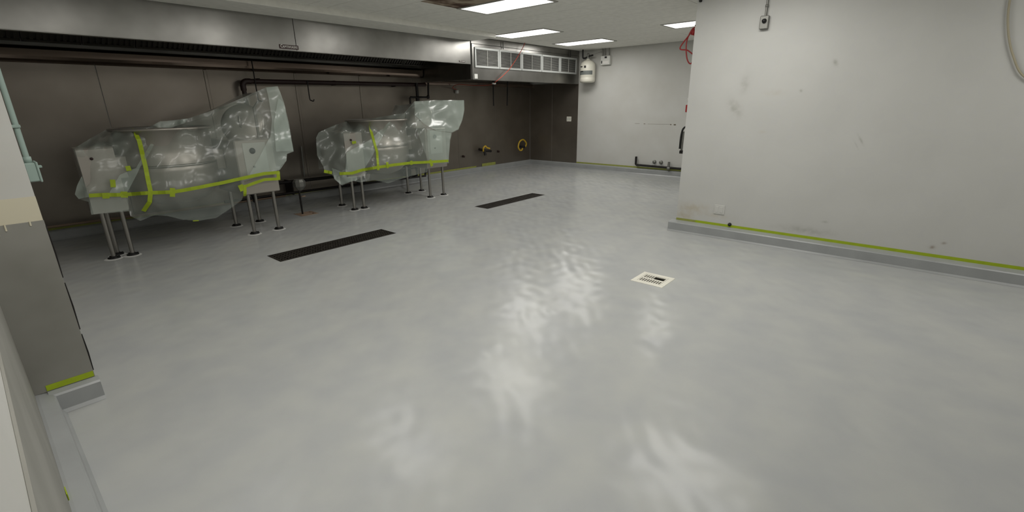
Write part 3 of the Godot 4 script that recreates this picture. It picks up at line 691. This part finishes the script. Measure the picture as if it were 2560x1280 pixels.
func covers():
	# --- first kettle
	var t := thing("plastic_cover", "clear plastic sheet taped over the kettle beside the wall end", "plastic sheet", Vector3(-6.9, 0.5, -1.8), "plastic sheets over the kettles")
	var top := [V(182, 373, -6.75), V(222, 348, -6.95), V(262, 326, -7.2), V(332, 321, -7.15), V(365, 320, -6.95), V(400, 306, -6.9), V(430, 303, -6.9), V(470, 296, -6.85), V(520, 280, -6.8), V(600, 247, -6.7), V(665, 218, -6.62), V(694, 215, -6.62)]
	var outline := top + [V(710, 255, -6.62), V(722, 310, -6.62), V(734, 379, -6.62), V(718, 385, -6.55), V(717, 402, -6.52), V(703, 412, -6.50), V(697, 428, -6.47),
		V(692, 434, -6.46), V(655, 441, -6.46), V(610, 452, -6.46), V(612, 476, -6.46), V(604, 500, -6.5), V(580, 518, -6.52), V(540, 545, -6.52), V(495, 552, -6.5), V(455, 549, -6.48), V(420, 540, -6.48), V(385, 538, -6.5), V(350, 552, -6.55), V(326, 540, -6.6), V(322, 528, -6.63), V(228, 537, -6.63), V(222, 505, -6.64), V(196, 497, -6.70), V(187, 486, -6.74), V(193, 462, -6.74), V(204, 440, -6.72), V(192, 400, -6.70)]
	var inner := [V(191, 379, -6.64), V(236, 370, -6.64), V(284, 363, -6.64), V(285, 345, -6.85), V(330, 335, -6.7), V(300, 440, -6.63), V(250, 440, -6.635), V(225, 487, -6.63), V(265, 488, -6.63), V(305, 487, -6.61), V(345, 400, -6.6), V(355, 350, -6.7), V(385, 400, -6.52), V(375, 482, -6.47), V(430, 480, -6.42), V(460, 340, -6.5), V(460, 400, -6.46), V(430, 430, -6.44), V(520, 340, -6.5), V(520, 410, -6.45), V(500, 470, -6.41), V(560, 458, -6.43), V(580, 400, -6.46), V(560, 330, -6.55), V(586, 354, -6.47), V(600, 290, -6.6), V(620, 440, -6.46), V(640, 300, -6.58), V(640, 355, -6.47), V(672, 260, -6.58), V(680, 310, -6.54), V(690, 370, -6.49), V(660, 420, -6.465), V(640, 400, -6.47), V(400, 510, -6.45), V(460, 515, -6.44), V(530, 505, -6.45), V(270, 515, -6.63)]
	drape_on(outline + inner, 4)
	obj("sheet", sheet(outline, 8.0), M.film, t)
	obj("rear_sheet", back_drape(top, -7.62, 0.6, 8), M.film, t)
	# doubled folds
	obj("fold", sheet([V(665, 219, -6.6), V(694, 216, -6.6), V(710, 256, -6.6), V(722, 311, -6.6), V(733, 378, -6.6), V(717, 385, -6.53), V(716, 402, -6.5), V(700, 425, -6.46), V(640, 436, -6.45), V(622, 438, -6.45), V(650, 390, -6.46), V(676, 340, -6.5), V(680, 300, -6.54), V(672, 250, -6.58)], 6.0, 0.030), M.film_thick, t)
	obj("fold", sheet([V(695, 245, -6.59), V(708, 256, -6.59), V(720, 311, -6.58), V(733, 377, -6.56), V(690, 379, -6.47), V(684, 310, -6.52)], 6.0, 0.055), M.film_thick, t)
	obj("fold", sheet([V(395, 322, -6.75), V(380, 352, -6.6), V(340, 420, -6.56), V(300, 437, -6.6), V(280, 470, -6.61), V(270, 487, -6.61), V(315, 487, -6.58), V(335, 450, -6.55), V(352, 415, -6.54), V(372, 385, -6.53), V(402, 330, -6.7)], 6.0, 0.030), M.film_thick, t)
	obj("fold", sheet([V(204, 440, -6.7), V(192, 465, -6.72), V(187, 486, -6.72), V(196, 497, -6.68), V(222, 492, -6.62), V(214, 465, -6.64)], 6.0, 0.030), M.film_thick, t)
	obj("fold", sheet([V(225, 488, -6.61), V(320, 486, -6.6), V(322, 527, -6.61), V(228, 536, -6.61)], 6.0, 0.030), M.film, t)
	obj("fold", sheet([V(382, 313, -6.88), V(400, 303, -6.88), V(430, 301, -6.88), V(470, 296, -6.8), V(460, 308, -6.7), V(425, 320, -6.66), V(395, 318, -6.7)], 6.0, 0.030), M.film_thick, t)
	for r in [[[V(334, 322, -6.78), V(348, 352, -6.66), V(364, 420, -6.5), V(377, 482, -6.44)], 0.042], [[V(376, 480, -6.44), V(374, 505, -6.44), V(358, 528, -6.48)], 0.042],
			[[V(222, 489, -6.62), V(262, 487, -6.6), V(306, 487, -6.58), V(375, 482, -6.44), V(432, 480, -6.40), V(500, 468, -6.39), V(560, 456, -6.41), V(612, 444, -6.44), V(660, 434, -6.44), V(699, 431, -6.44)], 0.04],
			[[V(697, 447, -6.468), V(660, 449, -6.468), V(612, 466, -6.468)], 0.036], [[V(612, 462, -6.468), V(612, 490, -6.468)], 0.036], [[V(695, 428, -6.455), V(697, 450, -6.455)], 0.045],
			[[V(319, 415, -6.55), V(323, 427, -6.55)], 0.045], [[V(281, 449, -6.59), V(283, 468, -6.59)], 0.045], [[V(263, 482, -6.58), V(265, 496, -6.58)], 0.06], [[V(310, 479, -6.56), V(311, 494, -6.56)], 0.06], [[V(431, 470, -6.38), V(431, 492, -6.38)], 0.05], [[V(600, 462, -6.45), V(607, 477, -6.45)], 0.06], [[V(482, 552, -6.48), V(496, 551, -6.48)], 0.012]]:
		obj("tape_strip", ribbon(r[0], r[1]), M.tape, t)
	# --- second kettle
	t = thing("plastic_cover", "clear plastic sheet taped over the kettle farther toward the end wall", "plastic sheet", Vector3(-7.0, 0.5, -4.9), "plastic sheets over the kettles")
	top = [V(790, 345, -7.0), V(797, 331, -6.98), V(835, 313, -7.2), V(880, 299, -7.35), V(916, 300, -7.2), V(945, 293, -7.05), V(995, 285, -7.0), V(1010, 283, -6.98), V(1036, 253, -6.85), V(1090, 250, -6.8), V(1160, 250, -6.78)]
	outline = top + [V(1161, 275, -6.78), V(1156, 300, -6.76), V(1146, 324, -6.72), V(1130, 332, -6.66), V(1126, 350, -6.62), V(1123, 385, -6.6), V(1122, 408, -6.59), V(1072, 412, -6.59), V(1068, 430, -6.62), V(1040, 437, -6.68), V(1000, 448, -6.66), V(970, 458, -6.64), V(935, 450, -6.66), V(900, 456, -6.7), V(880, 452, -6.77), V(855, 464, -6.82), V(838, 450, -6.86), V(830, 436, -6.88), V(812, 430, -6.92), V(808, 415, -6.94), V(792, 388, -7.0)]
	inner = [V(858, 331, -6.77), V(902, 328, -6.77), V(800, 332, -6.98), V(862, 400, -6.77), V(866, 444, -6.775), V(890, 444, -6.77), V(895, 420, -6.76), V(848, 420, -6.82), V(820, 380, -6.93), V(930, 330, -6.72), V(940, 380, -6.68), V(905, 395, -6.74), V(945, 420, -6.63), V(975, 320, -6.68), V(980, 370, -6.64), V(985, 412, -6.6), V(1020, 320, -6.7), V(1030, 370, -6.66), V(1030, 408, -6.62), V(1070, 330, -6.6), V(1072, 380, -6.59), V(1100, 360, -6.585), V(1050, 290, -6.76), V(1100, 290, -6.72), V(1130, 300, -6.71), V(1100, 325, -6.62), V(1000, 300, -6.85), V(950, 310, -6.85)]
	drape_on(outline + inner, 24)
	obj("sheet", sheet(outline, 7.0), M.film, t)
	obj("rear_sheet", back_drape(top, -7.72, 0.6, 28), M.film, t)
	obj("fold", sheet([V(1036, 254, -6.84), V(1090, 251, -6.79), V(1159, 251, -6.77), V(1160, 275, -6.77), V(1155, 300, -6.75), V(1145, 323, -6.71), V(1129, 331, -6.65), V(1090, 326, -6.63), V(1060, 310, -6.7), V(1036, 287, -6.8)], 6.0, 0.030), M.film_thick, t)
	obj("fold", sheet([V(1068, 322, -6.62), V(1090, 327, -6.61), V(1128, 332, -6.64), V(1124, 350, -6.6), V(1122, 385, -6.585), V(1121, 406, -6.58), V(1073, 410, -6.58), V(1070, 370, -6.585)], 6.0, 0.030), M.film_thick, t)
	obj("fold", sheet([V(980, 299, -6.83), V(955, 320, -6.7), V(925, 350, -6.7), V(866, 381, -6.75), V(863, 440, -6.76), V(905, 430, -6.72), V(930, 390, -6.68), V(945, 360, -6.67)], 6.0, 0.030), M.film_thick, t)
	obj("fold", sheet([V(1036, 288, -6.8), V(1052, 305, -6.74), V(1070, 335, -6.62), V(1072, 408, -6.6), V(1058, 370, -6.63), V(1040, 320, -6.74)], 6.0, 0.030), M.film, t)
	obj("fold", sheet([V(830, 420, -6.86), V(850, 428, -6.8), V(868, 442, -6.77), V(892, 440, -6.76), V(893, 450, -6.76), V(876, 454, -6.77), V(852, 462, -6.82), V(836, 448, -6.86)], 6.0, 0.030), M.film_thick, t)
	for r in [[[V(917, 300, -6.9), V(930, 335, -6.74), V(942, 380, -6.67), V(945, 425, -6.62)], 0.045], [[V(848, 434, -6.82), V(880, 433, -6.76), V(905, 425, -6.72), V(945, 418, -6.62), V(985, 412, -6.59), V(1030, 407, -6.6), V(1072, 405, -6.575), V(1121, 402, -6.575)], 0.045],
			[[V(880, 357, -6.74), V(890, 355, -6.74)], 0.04], [[V(967, 405, -6.59), V(969, 420, -6.59)], 0.045], [[V(1028, 402, -6.59), V(1029, 412, -6.59)], 0.05], [[V(1074, 400, -6.57), V(1080, 415, -6.57)], 0.06], [[V(810, 428, -6.9), V(830, 432, -6.86)], 0.045]]:
		obj("tape_strip", ribbon(r[0], r[1]), M.tape, t)

# ---------------------------------------------------------------- pipes and hoses on the steel wall
func pipes():
	var t := thing("gas_main", "thick dark pipe running along the steel wall under the hood", "pipe", Vector3(-8.2, 2.0, -5.0))
	obj("run", tubed([Vector3(-8.2, 2.0, -3.16), Vector3(-8.2, 2.02, -6.74)], 0.035, 14), M.red_iron, t)
	obj("elbow", tubed(arc_pts([Vector3(-8.2, 2.0, -3.25), Vector3(-8.2, 1.995, -3.17), Vector3(-8.2, 1.95, -3.13), Vector3(-8.2, 1.86, -3.13)], 5), 0.042, 14), M.red_iron, t)
	obj("drop", tubed([Vector3(-8.2, 1.9, -3.13), Vector3(-8.2, 0.7, -3.13)], 0.033, 14), M.red_iron, t)
	for z in [-3.4, -4.7, -6.0]: obj("bracket", boxed(Vector3(WALL_X + 0.008, 1.97, z - 0.015), Vector3(-8.23, 2.05, z + 0.015), 0.003), M.iron, t)
	# black fuel line drop beside the second kettle
	obj("riser", tubed([Vector3(-8.15, 2.05, -6.47), Vector3(-8.15, 1.72, -6.47)], 0.03, 12), M.iron, t)
	obj("branch", tubed([Vector3(-8.15, 2.06, -6.78), Vector3(-8.15, 1.79, -6.76), Vector3(-8.15, 1.77, -6.74), Vector3(-8.15, 1.77, -6.3), Vector3(-8.15, 1.75, -6.28), Vector3(-8.15, 1.0, -6.28)], 0.02, 10), M.iron, t)
	obj("tee", lathed([Vector2(0, -0.05), Vector2(0.04, -0.05), Vector2(0.04, 0.05), Vector2(0, 0.05)], Vector3(-8.15, 1.74, -6.47), Vector3.UP, 14), M.iron, t)
	obj("elbow", lathed([Vector2(0, -0.04), Vector2(0.03, -0.03), Vector2(0.03, 0.03), Vector2(0, 0.04)], Vector3(-8.15, 1.775, -6.755), Vector3.UP, 12), M.iron, t)
	for p in [[-3.3, "over the first kettle"], [-4.15, "between the kettles"]]:
		var z: float = p[0]
		var pts := [Vector3(-8.15, 2.3, z), Vector3(-8.15, 1.75, z), Vector3(-8.14, 1.71, z - 0.02), Vector3(-8.12, 1.70, z - 0.045), Vector3(-8.12, 1.73, z - 0.06)]
		if p[0] == -4.15: pts[0].y = 2.03
		tag(obj("hook_rod", tubed(arc_pts(pts, 4), 0.009, 8), M.iron), "thin iron hook rod hanging on the steel wall " + p[1], "hook", "hook rods")
	# pipes low behind the kettles
	tag(obj("condensate_pipe", tubed([Vector3(-8.2, 0.20, -0.22), Vector3(-8.2, 0.19, -1.1), Vector3(-8.2, 0.17, -2.0), Vector3(-8.2, 0.15, -3.5)], 0.016, 10), M.tan), "thin tan pipe low along the steel wall behind the kettle at the wall end", "pipe")
	t = thing("steam_lines", "pair of black pipes low on the steel wall behind the second kettle", "pipe", Vector3(-8.1, 0.3, -4.6))
	obj("upper_pipe", tubed([Vector3(-8.1, 0.40, -2.85), Vector3(-8.1, 0.38, -4.6), Vector3(-8.1, 0.36, -6.3)], 0.028, 12), M.iron, t)
	obj("lower_pipe", tubed([Vector3(-8.05, 0.22, -2.5), Vector3(-8.05, 0.2, -4.6), Vector3(-8.05, 0.16, -6.45), Vector3(-8.05, 0.35, -6.5)], 0.022, 12), M.iron, t)
	obj("valve_lever", boxed(Vector3(-8.06, 0.42, -3.18), Vector3(-8.04, 0.52, -3.21), 0.004), M.whiteplastic, t)
	for z in [-3.6, -5.0, -6.1]: obj("bracket", boxed(Vector3(WALL_X + 0.008, 0.17, z), Vector3(-8.06, 0.41, z + 0.02), 0.003), M.iron, t)
	t = thing("drain_funnel", "grey drain funnel on a thin standpipe above the rusty floor sink", "funnel", Vector3(-7.22, -0.02, -3.3))
	obj("standpipe", tubed([Vector3(-7.22, -0.1, -3.3), Vector3(-7.22, 0.42, -3.3)], 0.014, 10), M.iron, t)
	obj("cup", lathed([Vector2(0, 0.36), Vector2(0.04, 0.38), Vector2(0.085, 0.44), Vector2(0.092, 0.51), Vector2(0.07, 0.545), Vector2(0.03, 0.55), Vector2(0, 0.55)], Vector3(-7.22, 0, -3.32), Vector3.UP, 9, false), M.galv, t)
	obj("handle", lathed([Vector2(0, 0.0), Vector2(0.036, 0.003), Vector2(0.036, 0.013), Vector2(0, 0.016)], Vector3(-7.19, 0.275, -3.34), Vector3.UP, 12), M.tan, t)
	tag(obj("wall_conduit", tubed([Vector3(-8.3, 0.95, -3.95), Vector3(-8.3, 0.42, -3.93)], 0.014, 8), M.galv), "thin grey conduit on the steel wall above the drain funnel", "conduit")
	# yellow gas hoses
	t = thing("gas_hose", "coiled yellow gas connector hanging low on the steel wall", "hose", Vector3(-8.25, 0.55, -9.95))
	obj("tube", tubed(arc_pts([Vector3(-8.25, 0.50, -10.12), Vector3(-8.22, 0.60, -10.12), Vector3(-8.2, 0.70, -9.97), Vector3(-8.2, 0.66, -9.82), Vector3(-8.2, 0.53, -9.76), Vector3(-8.2, 0.44, -9.82), Vector3(-8.2, 0.43, -9.9), Vector3(-8.22, 0.47, -9.96)], 6), 0.02, 10), M.yellow, t)
	obj("fitting", tubed([Vector3(-8.34, 0.52, -10.0), Vector3(-8.22, 0.5, -10.08)], 0.028, 8), M.iron, t)
	t = thing("gas_valve", "yellow-handled gas valve with a black stub on the steel wall", "valve", Vector3(-8.25, 0.55, -8.5))
	obj("body", tubed([Vector3(-8.34, 0.56, -8.42), Vector3(-8.2, 0.53, -8.48), Vector3(-8.2, 0.5, -8.7)], 0.028, 10), M.iron, t)
	obj("stub", tubed([Vector3(-8.2, 0.55, -8.46), Vector3(-8.17, 0.42, -8.46)], 0.03, 10), M.black, t)
	obj("hose_end", tubed(arc_pts([Vector3(-8.2, 0.52, -8.42), Vector3(-8.17, 0.6, -8.4), Vector3(-8.17, 0.64, -8.47), Vector3(-8.17, 0.6, -8.52), Vector3(-8.17, 0.57, -8.62)], 5), 0.02, 8), M.yellow, t)
	for p in [[-7.86, 0.44, "near the second kettle"], [-9.1, 0.46, "between the yellow hoses"]]:
		tag(obj("pipe_stub", tubed([Vector3(-8.345, p[1], p[0]), Vector3(-8.29, p[1] - 0.01, p[0])], 0.026, 8), M.red_iron), "small rusty pipe stub on the steel wall " + p[2], "pipe stub")
	for p in [[-8.62, "nearer the long hood"], [-9.15, "nearer the end wall"]]:
		var rod := obj("hanging_rod", tubed([Vector3(-8.0, 2.40, p[0]), Vector3(-8.02, 1.58, p[0] - 0.02 if p[0] > -9 else p[0] + 0.02)], 0.014, 8), M.black, get_node("supply_air_hood"))
		rod.set_meta("label", "black rod hanging below the louvred hood, " + p[1])
	# orange cable from the ceiling to the steel wall
	t = thing("orange_cable", "thin orange cable slung from the ceiling past the louvred registers", "cable", Vector3(-6.72, 2.0, -7.6))
	obj("cord", tubed(arc_pts([Vector3(-6.72, CEIL, -8.24), Vector3(-6.73, 2.66, -8.13), Vector3(-6.73, 2.3, -7.76), Vector3(-6.78, 2.06, -7.42), Vector3(-7.1, 2.0, -7.55), Vector3(-7.5, 2.0, -7.5), Vector3(-7.9, 2.03, -7.4), Vector3(-8.25, 1.98, -7.55), Vector3(-8.3, 1.94, -7.72)], 8), 0.007, 6), M.orange, t)
	obj("plug", boxed(Vector3(-6.92, 2.0, -7.42), Vector3(-6.88, 2.03, -7.5), 0.004), M.whiteplastic, t)
	obj("wall_plug", boxed(Vector3(-8.34, 1.86, -7.70), Vector3(-8.28, 1.93, -7.77), 0.006), M.whiteplastic, t)

# ---------------------------------------------------------------- things on the white walls
func wall_items():
	# outlet on the steel part of the end wall
	var t := thing("outlet_plate", "small pale outlet plate on the dark steel of the end wall", "outlet", Vector3(-7.06, 1.23, END_Z + 0.01))
	obj("plate", boxed(Vector3(-7.13, 1.17, END_Z + 0.008), Vector3(-6.99, 1.29, END_Z + 0.016), 0.003), M.cream, t)
	for x in [-7.09, -7.03]: obj("socket", boxed(Vector3(x - 0.016, 1.2, END_Z + 0.014), Vector3(x + 0.016, 1.26, END_Z + 0.018), 0.002), M.dull_plate, t)
	# suppression tank
	var tx := -6.43; var tz := END_Z + 0.2
	t = thing("suppression_tank", "white fire suppression cylinder hanging on the end wall beside the hood", "tank", Vector3(tx, 2.07, tz))
	obj("cylinder", lathed([Vector2(0, 2.075), Vector2(0.12, 2.075), Vector2(0.165, 2.09), Vector2(0.18, 2.115), Vector2(0.18, 2.18), Vector2(0.175, 2.19), Vector2(0.18, 2.2), Vector2(0.18, 2.43), Vector2(0.172, 2.49), Vector2(0.14, 2.54), Vector2(0.08, 2.575), Vector2(0.045, 2.585), Vector2(0.04, 2.61), Vector2(0, 2.61)], Vector3(tx, 0, tz), Vector3.UP, 36), M.tank, t)
	var st := new_st()
	for k in 9:
		var a := lerpf(-2.35, -0.35, k / 9.0); var b := lerpf(-2.35, -0.35, (k + 1) / 9.0)
		# wraps the face turned to the room
		var p := Vector3(tx + 0.182 * cos(-a), 0, tz + 0.182 * sin(-a)); var q := Vector3(tx + 0.182 * cos(-b), 0, tz + 0.182 * sin(-b))
		quad(st, p + Vector3(0, 2.25, 0), p + Vector3(0, 2.34, 0), q + Vector3(0, 2.34, 0), q + Vector3(0, 2.25, 0))
	obj("grey_label", st, M.grey_label, t)
	for r in [[-2.2, -1.75, 2.42, 2.44], [-2.1, -1.6, 2.315, 2.335], [-1.5, -1.25, 2.40, 2.45]]:
		st = new_st()
		for k in 4:
			var a := lerpf(r[0], r[1], k / 4.0); var b := lerpf(r[0], r[1], (k + 1) / 4.0)
			var p := Vector3(tx + 0.1845 * cos(-a), 0, tz + 0.1845 * sin(-a)); var q := Vector3(tx + 0.1845 * cos(-b), 0, tz + 0.1845 * sin(-b))
			quad(st, p + Vector3(0, r[2], 0), p + Vector3(0, r[3], 0), q + Vector3(0, r[3], 0), q + Vector3(0, r[2], 0))
		obj("printed_mark", st, M.dark_label, t)
	obj("valve", lathed([Vector2(0.03, 2.60), Vector2(0.035, 2.64), Vector2(0.022, 2.66), Vector2(0.03, 2.70), Vector2(0.02, 2.73), Vector2(0, 2.73)], Vector3(tx, 0, tz), Vector3.UP, 14), M.galv, t)
	obj("valve_handle", tubed([Vector3(tx + 0.02, 2.665, tz), Vector3(tx + 0.14, 2.675, tz + 0.02)], 0.018, 10), M.black, t)
	obj("bracket", boxed(Vector3(tx - 0.05, 2.2, END_Z), Vector3(tx + 0.05, 2.5, tz - 0.17), 0.004), M.galv, t)
	obj("discharge_pipe", tubed(arc_pts([Vector3(tx, 2.66, tz), Vector3(tx - 0.08, 2.63, tz), Vector3(tx - 0.14, 2.64, tz), Vector3(tx - 0.15, 2.72, tz), Vector3(tx - 0.15, CEIL, tz)], 5), 0.018, 10), M.black, t)
	obj("pilot_line", tubed(arc_pts([Vector3(tx + 0.01, 2.72, tz), Vector3(tx + 0.12, 2.70, tz - 0.02), Vector3(tx + 0.25, 2.74, tz - 0.1), Vector3(tx + 0.28, 2.75, END_Z + 0.04)], 5), 0.005, 6), M.galv, t)
	# release box with conduits
	t = thing("release_box", "small white release box with three conduits beside the white cylinder", "control box", Vector3(-6.03, 2.47, END_Z))
	obj("case", boxed(Vector3(-6.15, 2.46, END_Z), Vector3(-5.91, 2.655, END_Z + 0.1), 0.008), M.whiteplastic, t)
	obj("window", boxed(Vector3(-6.045, 2.6, END_Z + 0.1), Vector3(-5.985, 2.64, END_Z + 0.104), 0.002), M.dark_label, t)
	obj("slot", boxed(Vector3(-6.13, 2.49, END_Z + 0.1), Vector3(-6.105, 2.55, END_Z + 0.104), 0.002), M.dark_label, t)
	obj("nameplate", boxed(Vector3(-6.08, 2.49, END_Z + 0.1), Vector3(-5.95, 2.54, END_Z + 0.103), 0.002), M.lettering, t)
	for x in [-6.13, -6.07, -5.96]: obj("conduit", tubed([Vector3(x, 2.65, END_Z + 0.05), Vector3(x, CEIL, END_Z + 0.05)], 0.013, 10), M.galv, t)
	# pipe at the foot of the end wall
	t = thing("waste_pipe", "black pipe with an upturned end along the foot of the end wall", "pipe", Vector3(-4.6, 0.2, END_Z + 0.06))
	obj("run", tubed([Vector3(-5.1, 0.40, END_Z + 0.06), Vector3(-5.1, 0.23, END_Z + 0.06), Vector3(-5.08, 0.21, END_Z + 0.06), Vector3(-2.4, 0.17, END_Z + 0.06)], 0.025, 12), M.iron, t)
	obj("stub", tubed([Vector3(-4.29, 0.16, END_Z + 0.07), Vector3(-4.29, 0.33, END_Z + 0.07)], 0.026, 12), M.galv, t)
	obj("tee", lathed([Vector2(0, -0.03), Vector2(0.042, -0.03), Vector2(0.042, 0.03), Vector2(0, 0.03)], Vector3(-4.29, 0.185, END_Z + 0.07), Vector3.UP, 14), M.galv, t)
	for q in [[-4.66, "nearer the black pipe's upturned end"], [-4.5, "nearer the upright grey stub"]]:
		var x: float = q[0]
		tag(obj("wall_cleanout", lathed([Vector2(0, 0.05), Vector2(0.03, 0.05), Vector2(0.038, 0.04), Vector2(0.04, 0.0)], Vector3(x, 0.30, END_Z), Vector3.BACK, 16), M.galv), "round grey cleanout cover on the end wall, " + q[1], "cleanout", "cleanouts above the black pipe")
	# scuff line left by removed equipment: old paint edge, dirt spots
	for p in [[-5.22, -5.10, 1.142, 0.006, "short brown scuff above the black pipe's upturned end"], [-5.0, -4.96, 1.135, 0.012, "tiny brown scuff beside the long scuff line on the end wall"], [-4.9, -4.36, 1.138, 0.004, "long thin brown scuff line on the end wall"], [-4.37, -4.34, 1.125, 0.02, "small dark scuff at the end of the long scuff line"], [-4.29, -4.24, 1.12, 0.026, "largest dark scuff spot beyond the long scuff line"]]:
		tag(obj("scuff_mark", boxed(Vector3(p[0], p[2], END_Z), Vector3(p[1], p[2] + p[3], END_Z + 0.0012)), M.grime), p[4], "scuff", "scuff marks on the end wall")
	# items on the hidden side of the protruding wall that stick out past its corner
	var sx := R_X
	t = thing("red_cable", "coil of red cable hung high past the white wall corner", "cable", Vector3(sx, 2.5, -6.3))
	obj("coil", tubed(arc_pts([Vector3(sx, 2.52, -6.3), Vector3(sx - 0.12, 2.48, -6.28), Vector3(sx - 0.17, 2.40, -6.26), Vector3(sx - 0.27, 2.25, -6.24), Vector3(sx - 0.18, 2.22, -6.26), Vector3(sx - 0.09, 2.17, -6.28), Vector3(sx - 0.11, 2.35, -6.28), Vector3(sx - 0.14, 2.47, -6.28), Vector3(sx - 0.20, 2.32, -6.26), Vector3(sx - 0.17, 2.12, -6.25), Vector3(sx - 0.11, 2.07, -6.26), Vector3(sx - 0.08, 2.3, -6.28), Vector3(sx - 0.1, 2.45, -6.29)], 6), 0.008, 7), M.red, t)
	obj("tie", lathed([Vector2(0, -0.03), Vector2(0.022, -0.03), Vector2(0.025, 0.03), Vector2(0, 0.03)], Vector3(sx - 0.135, 2.42, -6.28), Vector3(0.3, 1, 0).normalized(), 10), M.red, t)
	obj("hook", tubed([Vector3(sx, 2.5, -6.3), Vector3(sx - 0.13, 2.5, -6.29)], 0.008, 6), M.iron, t)
	t = thing("pull_station", "white and red fitting jutting out past the white wall corner", "alarm", Vector3(sx, 1.55, -6.2))
	obj("dome", lathed([Vector2(0.055, 0), Vector2(0.05, 0.05), Vector2(0.03, 0.085), Vector2(0, 0.095)], Vector3(sx, 1.63, -6.2), Vector3.LEFT, 16), M.whiteplastic, t)
	obj("red_body", boxed(Vector3(sx, 1.48, -6.17), Vector3(sx - 0.1, 1.57, -6.24), 0.006), M.red, t)
	t = thing("grab_handle", "curved black handle with steel tube jutting past the white wall corner", "handle", Vector3(sx, 1.1, -6.2))
	obj("grip", tubed(arc_pts([Vector3(sx, 1.32, -6.2), Vector3(sx - 0.1, 1.29, -6.2), Vector3(sx - 0.13, 1.2, -6.2), Vector3(sx - 0.135, 1.02, -6.2)], 5), 0.012, 8), M.black, t)
	obj("tube", tubed([Vector3(sx - 0.115, 1.24, -6.22), Vector3(sx - 0.118, 0.98, -6.22)], 0.014, 8), M.galv, t)
	obj("mount", boxed(Vector3(sx, 0.96, -6.18), Vector3(sx - 0.13, 1.0, -6.24), 0.004), M.iron, t)
	# on the near face of the protruding wall
	t = thing("wall_switch", "small grey switch box with conduit high on the protruding white wall", "switch", Vector3(-1.545, 2.33, R_Z))
	obj("case", boxed(Vector3(-1.59, 2.335, R_Z), Vector3(-1.505, 2.465, R_Z + 0.05), 0.006), M.galv, t)
	obj("knob", lathed([Vector2(0, 0.03), Vector2(0.018, 0.03), Vector2(0.024, 0.0)], Vector3(-1.545, 2.412, R_Z + 0.05), Vector3.BACK, 16), M.black, t)
	obj("conduit", tubed([Vector3(-1.545, 2.46, R_Z + 0.025), Vector3(-1.545, CEIL, R_Z + 0.025)], 0.011, 10), M.galv, t)
	obj("coupling", lathed([Vector2(0.0, -0.012), Vector2(0.016, -0.012), Vector2(0.016, 0.012), Vector2(0, 0.012)], Vector3(-1.545, 2.56, R_Z + 0.025), Vector3.UP, 12), M.galv, t)
	t = thing("outlet_plate", "painted-over outlet plate low on the protruding white wall", "outlet", Vector3(-1.77, 0.33, R_Z))
	obj("plate", boxed(Vector3(-1.835, 0.275, R_Z), Vector3(-1.71, 0.39, R_Z + 0.008), 0.003), M.white, t)
	for x in [-1.80, -1.745]: obj("socket", boxed(Vector3(x - 0.017, 0.295, R_Z + 0.006), Vector3(x + 0.017, 0.37, R_Z + 0.011), 0.003), M.white, t)
	tag(obj("wall_bumper", lathed([Vector2(0, 0.03), Vector2(0.012, 0.028), Vector2(0.02, 0.015), Vector2(0.022, 0.0)], Vector3(-1.63, 0.165, R_Z), Vector3.BACK, 12), M.black), "tiny black stub just above the tape of the protruding white wall", "stub")
	tag(obj("cable_clip", boxed(Vector3(-2.275, 2.69, R_Z), Vector3(-2.245, 2.76, R_Z + 0.03), 0.006), M.black), "black clip near the ceiling at the white wall corner", "clip")
	tag(obj("loose_cable", tubed(arc_pts([Vector3(0.30, CEIL, R_Z + 0.02), Vector3(0.30, 2.4, R_Z + 0.02), Vector3(0.34, 2.15, R_Z + 0.02), Vector3(0.42, 1.93, R_Z + 0.02), Vector3(0.53, 1.76, R_Z + 0.02), Vector3(0.75, 1.68, R_Z + 0.02), Vector3(1.0, 1.8, R_Z + 0.02), Vector3(1.1, 2.2, R_Z + 0.02), Vector3(1.1, CEIL, R_Z + 0.02)], 6), 0.008, 8), M.beige_cable), "beige cable hanging in a loop down the protruding white wall", "cable")
	# box and conduit on the wall end, beside the doorway
	t = thing("junction_box", "grey-green junction box with conduit on the edge of the left wall end", "junction box", Vector3(-3.5, 1.3, -0.2))
	obj("case", boxed(Vector3(-3.46, 1.25, -0.2), Vector3(-3.56, 1.345, -0.245), 0.005), M.box_green, t)
	obj("cover", boxed(Vector3(-3.455, 1.246, -0.243), Vector3(-3.565, 1.35, -0.252), 0.003), M.box_green, t)
	obj("switch_toggle", boxed(Vector3(-3.50, 1.315, -0.25), Vector3(-3.52, 1.328, -0.268), 0.002), M.box_green, t)
	obj("connector", lathed([Vector2(0, 0), Vector2(0.017, 0), Vector2(0.017, 0.03), Vector2(0, 0.03)], Vector3(-3.51, 1.345, -0.222), Vector3.UP, 12), M.box_green, t)
	obj("conduit", tubed([Vector3(-3.51, 1.36, -0.222), Vector3(-3.51, CEIL, -0.216)], 0.012, 10), M.box_green, t)
	obj("strap", boxed(Vector3(-3.49, 1.52, -0.2), Vector3(-3.53, 1.535, -0.236), 0.002), M.box_green, t)
